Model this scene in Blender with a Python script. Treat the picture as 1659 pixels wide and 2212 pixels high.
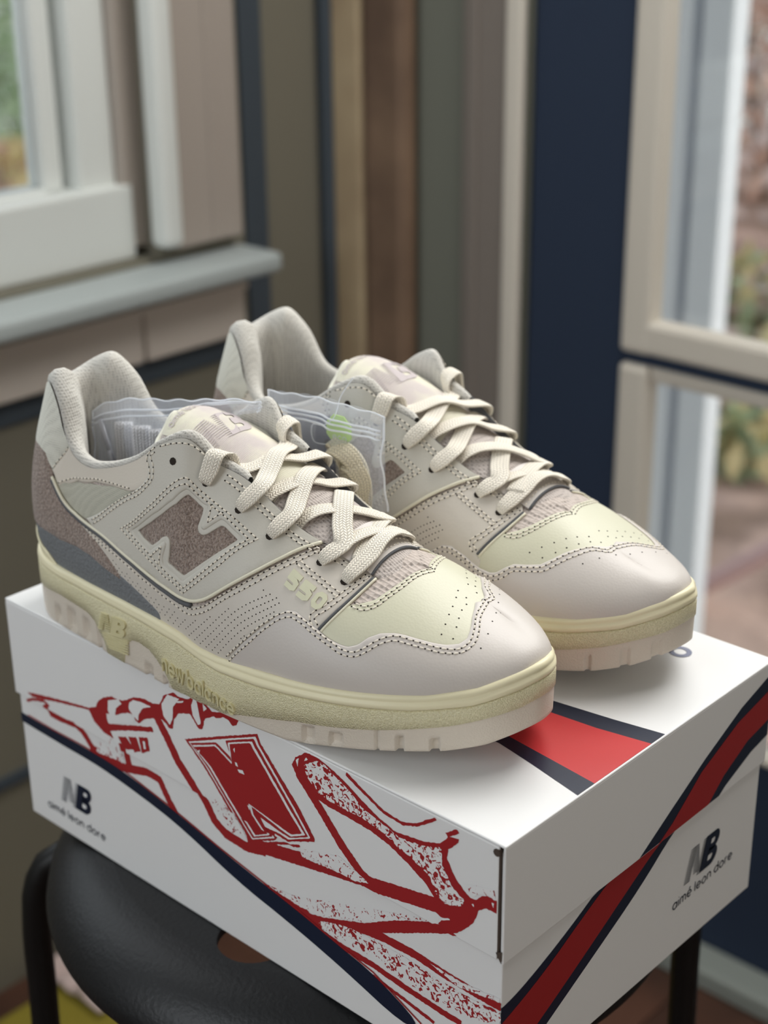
import bpy, bmesh, math, random
import numpy as np
from mathutils import Vector, Matrix
from mathutils.geometry import delaunay_2d_cdt, tessellate_polygon
for o in list(bpy.data.objects): bpy.data.objects.remove(o)
SC=bpy.context.scene
COL=SC.collection
Z0=.82          # height of the shoe box lid above the floor
# ---------------------------------------------------------------- camera
cam=bpy.data.cameras.new('camera'); camo=bpy.data.objects.new('camera',cam); COL.objects.link(camo)
cam.sensor_fit='HORIZONTAL'; cam.sensor_width=36.; cam.lens=36*3400.2/1659
_y,_p,_r=2.3184,.4013,-.0108
_f=Vector((math.cos(_y)*math.cos(_p),math.sin(_y)*math.cos(_p),-math.sin(_p)))
_rt=Vector((math.sin(_y),-math.cos(_y),0)); _up=_rt.cross(_f)
_rt2=_rt*math.cos(_r)+_up*math.sin(_r); _up2=-_rt*math.sin(_r)+_up*math.cos(_r)
camo.matrix_world=Matrix(((_rt2.x,_up2.x,-_f.x,.3256),(_rt2.y,_up2.y,-_f.y,-.4213),(_rt2.z,_up2.z,-_f.z,.3724+Z0),(0,0,0,1)))
cam.dof.use_dof=True; cam.dof.focus_distance=.700; cam.dof.aperture_fstop=9.5
cam.clip_start=.05
SC.camera=camo
# ---------------------------------------------------------------- world, lights, exposure
w=bpy.data.worlds.new('overcast_sky'); SC.world=w; w.use_nodes=True
nt=w.node_tree; bg=nt.nodes['Background']
sky=nt.nodes.new('ShaderNodeTexSky'); sky.sky_type='HOSEK_WILKIE'; sky.turbidity=8; sky.ground_albedo=.35
sky.sun_direction=(.5,.6,.62)
hs=nt.nodes.new('ShaderNodeHueSaturation'); hs.inputs['Saturation'].default_value=.35
nt.links.new(sky.outputs[0],hs.inputs['Color']); nt.links.new(hs.outputs[0],bg.inputs['Color'])
bg.inputs['Strength'].default_value=5.6
def area(name,loc,target,sx,sy,power,col=(1,1,1)):
    l=bpy.data.lights.new(name,'AREA'); l.shape='RECTANGLE'; l.size=sx; l.size_y=sy; l.energy=power; l.color=col
    o=bpy.data.objects.new(name,l); COL.objects.link(o); o.location=loc
    o.rotation_euler=(Vector(target)-Vector(loc)).to_track_quat('-Z','Y').to_euler(); return o
# daylight through the glazed door, the left window, and a window in the room behind the camera
area('door_daylight',(-.10,.86,Z0+.95),(-.15,.1,Z0),.9,.9,26,(1,.98,.95))
area('window_daylight',(-.93,0.,Z0+.62),(-.2,.05,Z0),.9,1.0,4,(.95,.98,1))
area('rear_window_daylight',(-.75,-1.9,Z0+.8),(-.15,0,Z0),1.4,1.3,25,(.88,.94,1))
area('right_fill_light',(2.2,-.9,Z0+.5),(-.1,.05,Z0),1.3,1.3,10,(1,.94,.88))  # added warm fill lifting the box's right face; no window on this side
SC.view_settings.view_transform='Standard'; SC.view_settings.look='None'
SC.view_settings.gamma=1; SC.view_settings.use_curve_mapping=False; SC.view_settings.exposure=0.0
# ---------------------------------------------------------------- helpers
def lin(c): return tuple((x/12.92 if x<=.04045 else ((x+.055)/1.055)**2.4) for x in [v/255 for v in c])+(1,)
def mat(name,col,rough=.6,bump=None,spec=.4,metal=0,col2=None,nscale=8,alpha=None,sheen=0,coord='Object'):
    """bump=(kind, scale, strength, distance)"""
    m=bpy.data.materials.new(name); m.use_nodes=True; t=m.node_tree; b=t.nodes['Principled BSDF']
    b.inputs['Base Color'].default_value=lin(col); b.inputs['Roughness'].default_value=rough
    b.inputs['Specular IOR Level'].default_value=spec; b.inputs['Metallic'].default_value=metal
    if sheen: b.inputs['Sheen Weight'].default_value=sheen
    tc=t.nodes.new('ShaderNodeTexCoord')
    def noise(sc,det=3):
        n=t.nodes.new('ShaderNodeTexNoise'); n.inputs['Scale'].default_value=sc; n.inputs['Detail'].default_value=det
        t.links.new(tc.outputs[coord],n.inputs['Vector']); return n
    if col2:
        n=noise(nscale); r=t.nodes.new('ShaderNodeMix'); r.data_type='RGBA'
        r.inputs[6].default_value=lin(col); r.inputs[7].default_value=lin(col2)
        mr=t.nodes.new('ShaderNodeMapRange'); mr.inputs[1].default_value=.38; mr.inputs[2].default_value=.62
        t.links.new(n.outputs['Fac'],mr.inputs[0]); t.links.new(mr.outputs[0],r.inputs[0]); t.links.new(r.outputs[2],b.inputs['Base Color'])
    if bump:
        kind,sc,st,di=bump; bn=t.nodes.new('ShaderNodeBump'); bn.inputs['Strength'].default_value=st; bn.inputs['Distance'].default_value=di
        if kind=='noise': src=noise(sc).outputs['Fac']
        elif kind=='grain':
            v=t.nodes.new('ShaderNodeTexVoronoi'); v.inputs['Scale'].default_value=sc; t.links.new(tc.outputs[coord],v.inputs['Vector']); src=v.outputs['Distance']
        elif kind=='mesh':
            v=t.nodes.new('ShaderNodeTexVoronoi'); v.inputs['Scale'].default_value=sc; v.inputs['Randomness'].default_value=.15
            t.links.new(tc.outputs[coord],v.inputs['Vector']); src=v.outputs['Distance']
            mx=t.nodes.new('ShaderNodeMix'); mx.data_type='RGBA'; cr=t.nodes.new('ShaderNodeMapRange'); cr.inputs[1].default_value=.05; cr.inputs[2].default_value=.4
            t.links.new(src,cr.inputs[0]); t.links.new(cr.outputs[0],mx.inputs[0])
            d=lin([int(c*.74) for c in col]); mx.inputs[6].default_value=d; mx.inputs[7].default_value=lin(col); t.links.new(mx.outputs[2],b.inputs['Base Color'])
        elif kind=='braid':
            uv=t.nodes.new('ShaderNodeUVMap'); sp=t.nodes.new('ShaderNodeSeparateXYZ'); t.links.new(uv.outputs[0],sp.inputs[0])
            def M(op,a,bb=None):
                q=t.nodes.new('ShaderNodeMath'); q.operation=op
                for i,x in enumerate((a,bb)):
                    if x is None: continue
                    if isinstance(x,(int,float)): q.inputs[i].default_value=x
                    else: t.links.new(x,q.inputs[i])
                return q.outputs[0]
            u,vv=sp.outputs[0],sp.outputs[1]
            # interlaced herringbone braid: columns across the width, slanted yarns along them
            cidx=M('FLOOR',M('MULTIPLY',vv,6.)); par=M('MULTIPLY',M('SUBTRACT',M('PINGPONG',cidx,1.),.5),2.)
            fr=M('FRACT',M('MULTIPLY',vv,6.)); cb=M('SINE',M('MULTIPLY',fr,math.pi))
            ph=M('ADD',M('MULTIPLY',u,sc),M('MULTIPLY',M('MULTIPLY',fr,par),2.6))
            yn=M('ABSOLUTE',M('SINE',ph)); src=M('MULTIPLY',M('POWER',cb,.5),M('POWER',yn,.6))
            mx=t.nodes.new('ShaderNodeMix'); mx.data_type='RGBA'; t.links.new(src,mx.inputs[0])
            mx.inputs[6].default_value=lin([int(c*.88) for c in col]); mx.inputs[7].default_value=lin(col); t.links.new(mx.outputs[2],b.inputs['Base Color'])
        elif kind=='wave':
            v=t.nodes.new('ShaderNodeTexWave'); v.inputs['Scale'].default_value=sc; t.links.new(tc.outputs[coord],v.inputs['Vector']); src=v.outputs['Fac']
        t.links.new(src,bn.inputs['Height']); t.links.new(bn.outputs[0],b.inputs['Normal'])
    return m
def tag(o,label=None,cat=None,group=None,kind=None):
    if label:o['label']=label
    if cat:o['category']=cat
    if group:o['group']=group
    if kind:o['kind']=kind
    return o
def empty(name,loc=(0,0,0),rz=0):
    o=bpy.data.objects.new(name,None); COL.objects.link(o); o.location=loc; o.rotation_euler=(0,0,rz); o.empty_display_size=.02; return o
def obj(name,me,m=None,parent=None,smooth=False,bevel=0,seg=2):
    o=bpy.data.objects.new(name,me); COL.objects.link(o)
    if m is not None:
        me.materials.clear()
        for x in (m if isinstance(m,(list,tuple)) else [m]): me.materials.append(x)
    if parent is not None: o.parent=parent
    if smooth: me.shade_smooth()
    if bevel:
        b=o.modifiers.new('bevel','BEVEL'); b.width=bevel; b.segments=seg; b.limit_method='ANGLE'
    return o
def mesh(V,F,name='m'):
    me=bpy.data.meshes.new(name); me.from_pydata([tuple(map(float,v)) for v in V],[],[tuple(map(int,f)) for f in F]); me.update(); return me
class MB:
    def __init__(s): s.V=[];s.F=[];s.n=0
    def add(s,V,F):
        s.V+= [tuple(map(float,v)) for v in V]; s.F+=[tuple(int(i)+s.n for i in f) for f in F]; s.n=len(s.V); return s
    def box(s,a,b):
        x0,y0,z0=a;x1,y1,z1=b
        V=[(x0,y0,z0),(x1,y0,z0),(x1,y1,z0),(x0,y1,z0),(x0,y0,z1),(x1,y0,z1),(x1,y1,z1),(x0,y1,z1)]
        return s.add(V,[(0,3,2,1),(4,5,6,7),(0,1,5,4),(1,2,6,5),(2,3,7,6),(3,0,4,7)])
    def tube(s,P,r,n=8,cap=True):
        P=[Vector(map(float,p)) for p in P]; V=[];F=[];up=None
        for i,p in enumerate(P):
            t=(P[min(i+1,len(P)-1)]-P[max(i-1,0)]).normalized()
            if up is None:
                up=Vector((0,0,1)) if abs(t.z)<.9 else Vector((1,0,0))
            a=t.cross(up).normalized(); up=a.cross(t).normalized()
            rr=r[i] if hasattr(r,'__len__') else r
            for k in range(n):
                q=2*math.pi*k/n; V.append(p+a*math.cos(q)*rr+up*math.sin(q)*rr)
        for i in range(len(P)-1):
            for k in range(n):
                k2=(k+1)%n; F.append((i*n+k,i*n+k2,(i+1)*n+k2,(i+1)*n+k))
        if cap: F.append(tuple(range(n-1,-1,-1))); F.append(tuple((len(P)-1)*n+k for k in range(n)))
        return s.add(V,F)
    def mesh(s,name='m'): return mesh(s.V,s.F,name)
def bx(name,a,b,m,parent=None,bevel=0,kind=None):
    o=obj(name,MB().box(a,b).mesh(name),m,parent,bevel=bevel)
    if kind:o['kind']=kind
    return o
def prism(polys,plane,h,name='p'):
    """flat polygons (list of 2D rings, no holes) lifted by h; plane(x,y,d)->xyz"""
    mb=MB()
    for P in polys:
        T=tessellate_polygon([[Vector((p[0],p[1],0)) for p in P]])
        n=len(P); V=[plane(p[0],p[1],h) for p in P]+[plane(p[0],p[1],0) for p in P]
        F=[]
        ar=sum(P[i][0]*P[(i+1)%n][1]-P[(i+1)%n][0]*P[i][1] for i in range(n))
        for t in T:
            a=(P[t[1]][0]-P[t[0]][0])*(P[t[2]][1]-P[t[0]][1])-(P[t[1]][1]-P[t[0]][1])*(P[t[2]][0]-P[t[0]][0])
            F.append(t if a>0 else t[::-1])
        for i in range(n):
            j=(i+1)%n; F.append((i,n+i,n+j,j) if ar>0 else (i,j,n+j,n+i))
        mb.add(V,F)
    return mb.mesh(name)
# ---------------------------------------------------------------- geometric sans lettering as stroked centre lines
def arc(cx,cy,rx,ry,a0,a1,n=14): return [(cx+rx*math.cos(math.radians(a0+(a1-a0)*i/n)),cy+ry*math.sin(math.radians(a0+(a1-a0)*i/n))) for i in range(n+1)]
GL={'o':([arc(.5,.5,.5,.5,0,360,24)],1.0),'a':([arc(.5,.5,.5,.5,0,360,24),[(1,1),(1,0)]],1.0),'d':([arc(.5,.5,.5,.5,0,360,24),[(1,1.55),(1,0)]],1.0),
'b':([arc(.5,.5,.5,.5,0,360,24),[(0,1.55),(0,0)]],1.0),'l':([[(0,1.55),(0,0)]],0.),'i':([[(0,1),(0,0)],[(0,1.35),(0,1.5)]],0.),
'e':([[(0,.5),(1,.5)]+arc(.5,.5,.5,.5,0,318,24)],1.0),'c':([arc(.5,.5,.5,.5,42,318,20)],.9),'n':([[(0,0),(0,1)],[(0,.55)]+arc(.42,.58,.42,.42,180,0,12)+[(.84,0)]],.84),
'm':([[(0,0),(0,1)],[(0,.6)]+arc(.34,.62,.34,.38,180,0,10)+[(.68,0)],[(.68,.6)]+arc(1.02,.62,.34,.38,180,0,10)+[(1.36,0)]],1.36),
'r':([[(0,0),(0,1)],[(0,.55)]+arc(.4,.58,.4,.42,180,80,8)],.45),'w':([[(0,1),(.33,0),(.66,.95),(.99,0),(1.32,1)]],1.32),
"\u00e9":([[(0,.5),(1,.5)]+arc(.5,.5,.5,.5,0,318,24),[(.45,1.22),(.72,1.55)]],1.0)}
def strokepoly(L,w):
    P=[np.array(p,float) for p in L]; n=len(P); closed=np.hypot(*(P[0]-P[-1]))<1e-6
    A=[];B=[]
    for i in range(n):
        a=P[i-1] if i>0 else (P[-2] if closed else P[0]); b=P[i+1] if i<n-1 else (P[1] if closed else P[-1])
        d1=P[i]-a; d2=b-P[i]; d1=d1/(np.hypot(*d1)+1e-12); d2=d2/(np.hypot(*d2)+1e-12)
        if not closed and i==0: d1=d2
        if not closed and i==n-1: d2=d1
        t=d1+d2; t=t/(np.hypot(*t)+1e-9); nn=np.array([-t[1],t[0]]); k=1/max(.5,float(np.dot(nn,np.array([-d1[1],d1[0]]))))
        A.append(P[i]+nn*w/2*k); B.append(P[i]-nn*w/2*k)
    return [[A[i],A[i+1],B[i+1],B[i]][::-1] for i in range(n-1)]
def lettering(txt,w=.2,gap=.32,space=.55):
    """quads in glyph units (x-height 1) and the total length"""
    x=0;Q=[]
    for ch in txt:
        if ch==' ': x+=space; continue
        S,a=GL[ch]
        for L in S: Q+= strokepoly([(p[0]+x,p[1]) for p in L],w)
        x+=a+gap+w*.6
    return Q,x-gap-w*.6
def Bglyph():
    # heavy slanted B with two counters, as quads; unit height, slant applied
    Q=[]
    sl=lambda x,y:(x+.30*y,y)
    def ring(cx,cy,rx,ry,ix,iy,x0):
        O=[(x0,cy+ry)]+[(cx+rx*math.sin(a),cy+ry*math.cos(a)) for a in np.linspace(0,math.pi,13)]+[(x0,cy-ry)]
        I=[(x0+.02,cy+iy)]+[(cx-.04+ix*math.sin(a),cy+iy*math.cos(a)) for a in np.linspace(0,math.pi,13)]+[(x0+.02,cy-iy)]
        for i in range(len(O)-1): Q.append([sl(*O[i]),sl(*I[i]),sl(*I[i+1]),sl(*O[i+1])])
    ring(.52,.735,.26,.265,.07,.075,.30); ring(.54,.27,.30,.27,.09,.085,.30)
    Q.append([sl(0,0),sl(.34,0),sl(.34,1),sl(0,1)])
    return Q
def NBlogo(nl=13):
    """lettermark: heavy slanted B, the leading letter broken into speed lines"""
    Q=Bglyph(); sl=lambda x,y:(x+.30*y,y)
    Q=[[(p[0]+.42,p[1]) for p in q] for q in Q]
    for i in range(nl):
        y=(i+.15)/nl; h=.52/nl
        def bar(x0,x1,k=1.): Q.append([sl(x0,y+h/2-h*.25),sl(x1,y),sl(x1,y+h*k),sl(x0,y+h/2+h*.25)])
        d=.58-.42*y           # diagonal of the N
        # left stem fades, diagonal joins the B
        bar(-.42,-.10 if y<.99 else -.1)
        if y>.12: bar(d-.50,max(d-.16,-.02))
        if d+.2<.44 or True: bar(.26,.44)
    return Q

# ---------------------------------------------------------------- sneaker last: lofted surface
def crs(kn,P,t):
    """Catmull-Rom (non-uniform) through P at knots kn"""
    kn=np.asarray(kn,float);P=np.asarray(P,float);one=P.ndim==1
    if one:P=P[:,None]
    t=np.atleast_1d(np.asarray(t,float))
    d=(P[1:]-P[:-1])/(kn[1:]-kn[:-1])[:,None]
    w=(kn[1:]-kn[:-1])[:,None]
    m=np.empty_like(P);m[1:-1]=(d[:-1]*w[1:]+d[1:]*w[:-1])/(w[1:]+w[:-1]);m[0]=d[0];m[-1]=d[-1]
    i=np.clip(np.searchsorted(kn,t,side='right')-1,0,len(kn)-2)
    h=(kn[i+1]-kn[i])[:,None];u=((t-kn[i])/(kn[i+1]-kn[i]))[:,None]
    r=(2*u**3-3*u**2+1)*P[i]+(u**3-2*u**2+u)*h*m[i]+(-2*u**3+3*u**2)*P[i+1]+(u**3-u**2)*h*m[i+1]
    return r[:,0] if one else r
RIMX=[-12,0,11,23,54,82,107,125,138,150,165,198,230,258,277,289,298]
RIMZ=[37,36,35,34,34,34.5,34,32,29,28,29,31,34,37,41,46,50]
def rimz(x): return np.interp(x,RIMX,RIMZ)
# station: Fx, Fy lateral, Fy medial, T(x,y,z), out at F, phi at T (deg below horizontal), k1, k2
ST=[
(-6,0,0,     3,0,118,  .34,72,.36,.30),
(-2.5,16,15.5,  8,14,123, .32,74,.36,.30),
(9,27,26,    18,21,127, .28,76,.36,.32),
(28,33,31.5, 28,26,118, .22,82,.36,.34),
(48,37,33, 38,30.5,99,  .20,86,.36,.34),
(65,40,34, 52,33.5,94.5,.18,84,.36,.34),
(82,43,34.5, 69,35,98,  .15,82,.36,.34),
(98,45.5,35, 88,35.5,106,.12,78,.36,.34),
(112,47.5,36,104,33.5,117,.10,74,.36,.34),
(124,49,37,  117,30,121.5,.10,70,.36,.34),
(136,50.5,38.5,128,26,112,.10,60,.36,.34),
(150,51,41,144,23,106,.12,52,.36,.34),
(166,51.5,44,160,21.5,96,.14,44,.38,.34),
(182,51,46,  175,20.5,87,.16,38,.38,.36),
(198,51,47,  191,18,81,.18,32,.40,.38),
(214,49.5,47,205,13.5,76.5,.22,27,.40,.38),
(230,46.5,45.3,217,9,74.8,.24,20,.36,.35),
(246,41.5,42,226,5,72.8,.24,10,.33,.32),
(259,35.5,37,235,0,69.2,.24,3,.33,.32),
(271,27.5,29.5,244,0,65.8,.24,3,.33,.32),
(281,18,19.5,252,1,62.6,.24,6,.35,.34),
(287.3,8.5,10.5,258,1.5,60,.22,8,.37,.36),
(289.5,-2,2,261,2,58.4,.20,8,.38,.37)]
_A=np.array(ST,float)
def stations(side):
    sg=-1. if side==0 else 1.
    F=np.stack([_A[:,0],_A[:,1]*sg if side==0 else _A[:,2],rimz(_A[:,0])-4],1)
    if side==0: F[-1,1]=2.
    T=_A[:,3:6].copy(); T[:,1]*=sg
    # shared centre ridge offset: medial side shares the same ridge
    if side==0:
        T[16:,1]=np.array([-4.5,5.,6.5,8,8.5,8.5,8.5])
    else:
        T[16:,1]=np.array([10.,5.,6.5,8,8.5,8.5,8.5])
    k=np.r_[0,np.cumsum(np.hypot(*(F[1:]-F[:-1])[:,:2].T)+.35*np.linalg.norm(T[1:]-T[:-1],axis=1))];k/=k[-1]
    return F,T,k
NS,NV=440,110
CR=0.04
def build(side):
    F,T,k=stations(side)
    s=np.linspace(0,1,NS)
    # continue past heel and toe with the other side's rows so the halves join smoothly
    Fo,To,ko=stations(1-side)
    kx=np.r_[-ko[1],k,2-ko[-2]]
    Fs=crs(kx,np.vstack([Fo[1],F,Fo[-2]]),s);Ts=crs(kx,np.vstack([To[1],T,To[-2]]),s);prm=crs(kx,np.vstack([_A[1,6:10],_A[:,6:10],_A[-2,6:10]]),s)
    t=np.gradient(Fs[:,:2],axis=0);t/=np.linalg.norm(t,axis=1)[:,None]
    # outward plan normal
    n=np.stack([t[:,1],-t[:,0]],1) if side==0 else np.stack([-t[:,1],t[:,0]],1)
    n[0]=(-1,0);n[-1]=(1,0)
    D=np.linalg.norm(Ts-Fs,axis=1)
    ph=np.radians(prm[:,1])
    d1=np.stack([n[:,0]*prm[:,0],n[:,1]*prm[:,0],np.ones(NS)],1)*(D*prm[:,2])[:,None]
    dh=np.stack([n[:,0]*np.cos(ph),n[:,1]*np.cos(ph),-np.sin(ph)],1)
    # over the vamp the surface crosses the centre ridge with a shared tangent plane
    k17=k[16]; q=np.clip((s-k17)/(1-k17),0,1); al=np.radians(90*(1-q**1.25)); m=-.22-.30*q
    dr=np.stack([np.cos(al),np.sin(al)*(-1 if side==0 else 1),m*np.cos(al)-CR*np.sin(al)],1)
    bl=np.clip((s-k[15])/(k[18]-k[15]),0,1)[:,None]; bl=bl*bl*(3-2*bl); dh=dh*(1-bl)+dr*bl; dh/=np.linalg.norm(dh,axis=1)[:,None]
    d2=dh*(D*prm[:,3])[:,None]
    P0,P1,P2,P3=Fs,Fs+d1,Ts+d2,Ts
    v=np.linspace(0,1,NV)[None,:,None]
    G=P0[:,None]*(1-v)**3+3*P1[:,None]*v*(1-v)**2+3*P2[:,None]*v*v*(1-v)+P3[:,None]*v**3
    return G
GR=[build(0),build(1)]
def _nrm(G,side):
    a=np.gradient(G,axis=0);b=np.gradient(G,axis=1)
    N=np.cross(a,b) if side==0 else np.cross(b,a)
    l=np.linalg.norm(N,axis=2,keepdims=True);l[l<1e-9]=1
    return N/l
GN=[_nrm(GR[0],0),_nrm(GR[1],1)]
for _e in (0,-1):
    _n=GN[0][_e]+GN[1][_e]; _n/=np.linalg.norm(_n,axis=1)[:,None]
    for _g in GN: _g[_e]=_n
for _s in (0,1):
    _k=stations(_s)[2]; _sv=np.linspace(0,1,NS); _b=np.clip((_sv-_k[17])/(_k[18]-_k[17]),0,1)
    _m=-.22-.30*np.clip((_sv-_k[16])/(1-_k[16]),0,1); _u=np.stack([-_m,0*_m,1+0*_m],1); _u/=np.linalg.norm(_u,axis=1)[:,None]
    for _j in range(12):
        _w=(_b*(1-_j/12))[:,None]; _q=GN[_s][:,-1-_j]*(1-_w)+_u*_w; GN[_s][:,-1-_j]=_q/np.linalg.norm(_q,axis=1)[:,None]
def ev(side,sv,off=0.):
    sv=np.atleast_2d(sv);a=np.clip(sv[:,0],0,1)*(NS-1);b=np.clip(sv[:,1],0,1)*(NV-1)
    i=np.minimum(a.astype(int),NS-2);j=np.minimum(b.astype(int),NV-2);u=(a-i)[:,None];w=(b-j)[:,None]
    def bl(G): return (G[i,j]*(1-u)+G[i+1,j]*u)*(1-w)+(G[i,j+1]*(1-u)+G[i+1,j+1]*u)*w
    P=bl(GR[side]);N=bl(GN[side]);N/=np.linalg.norm(N,axis=1)[:,None]
    off=np.asarray(off,float)
    return P+N*(off[:,None] if off.ndim else off),N

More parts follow.
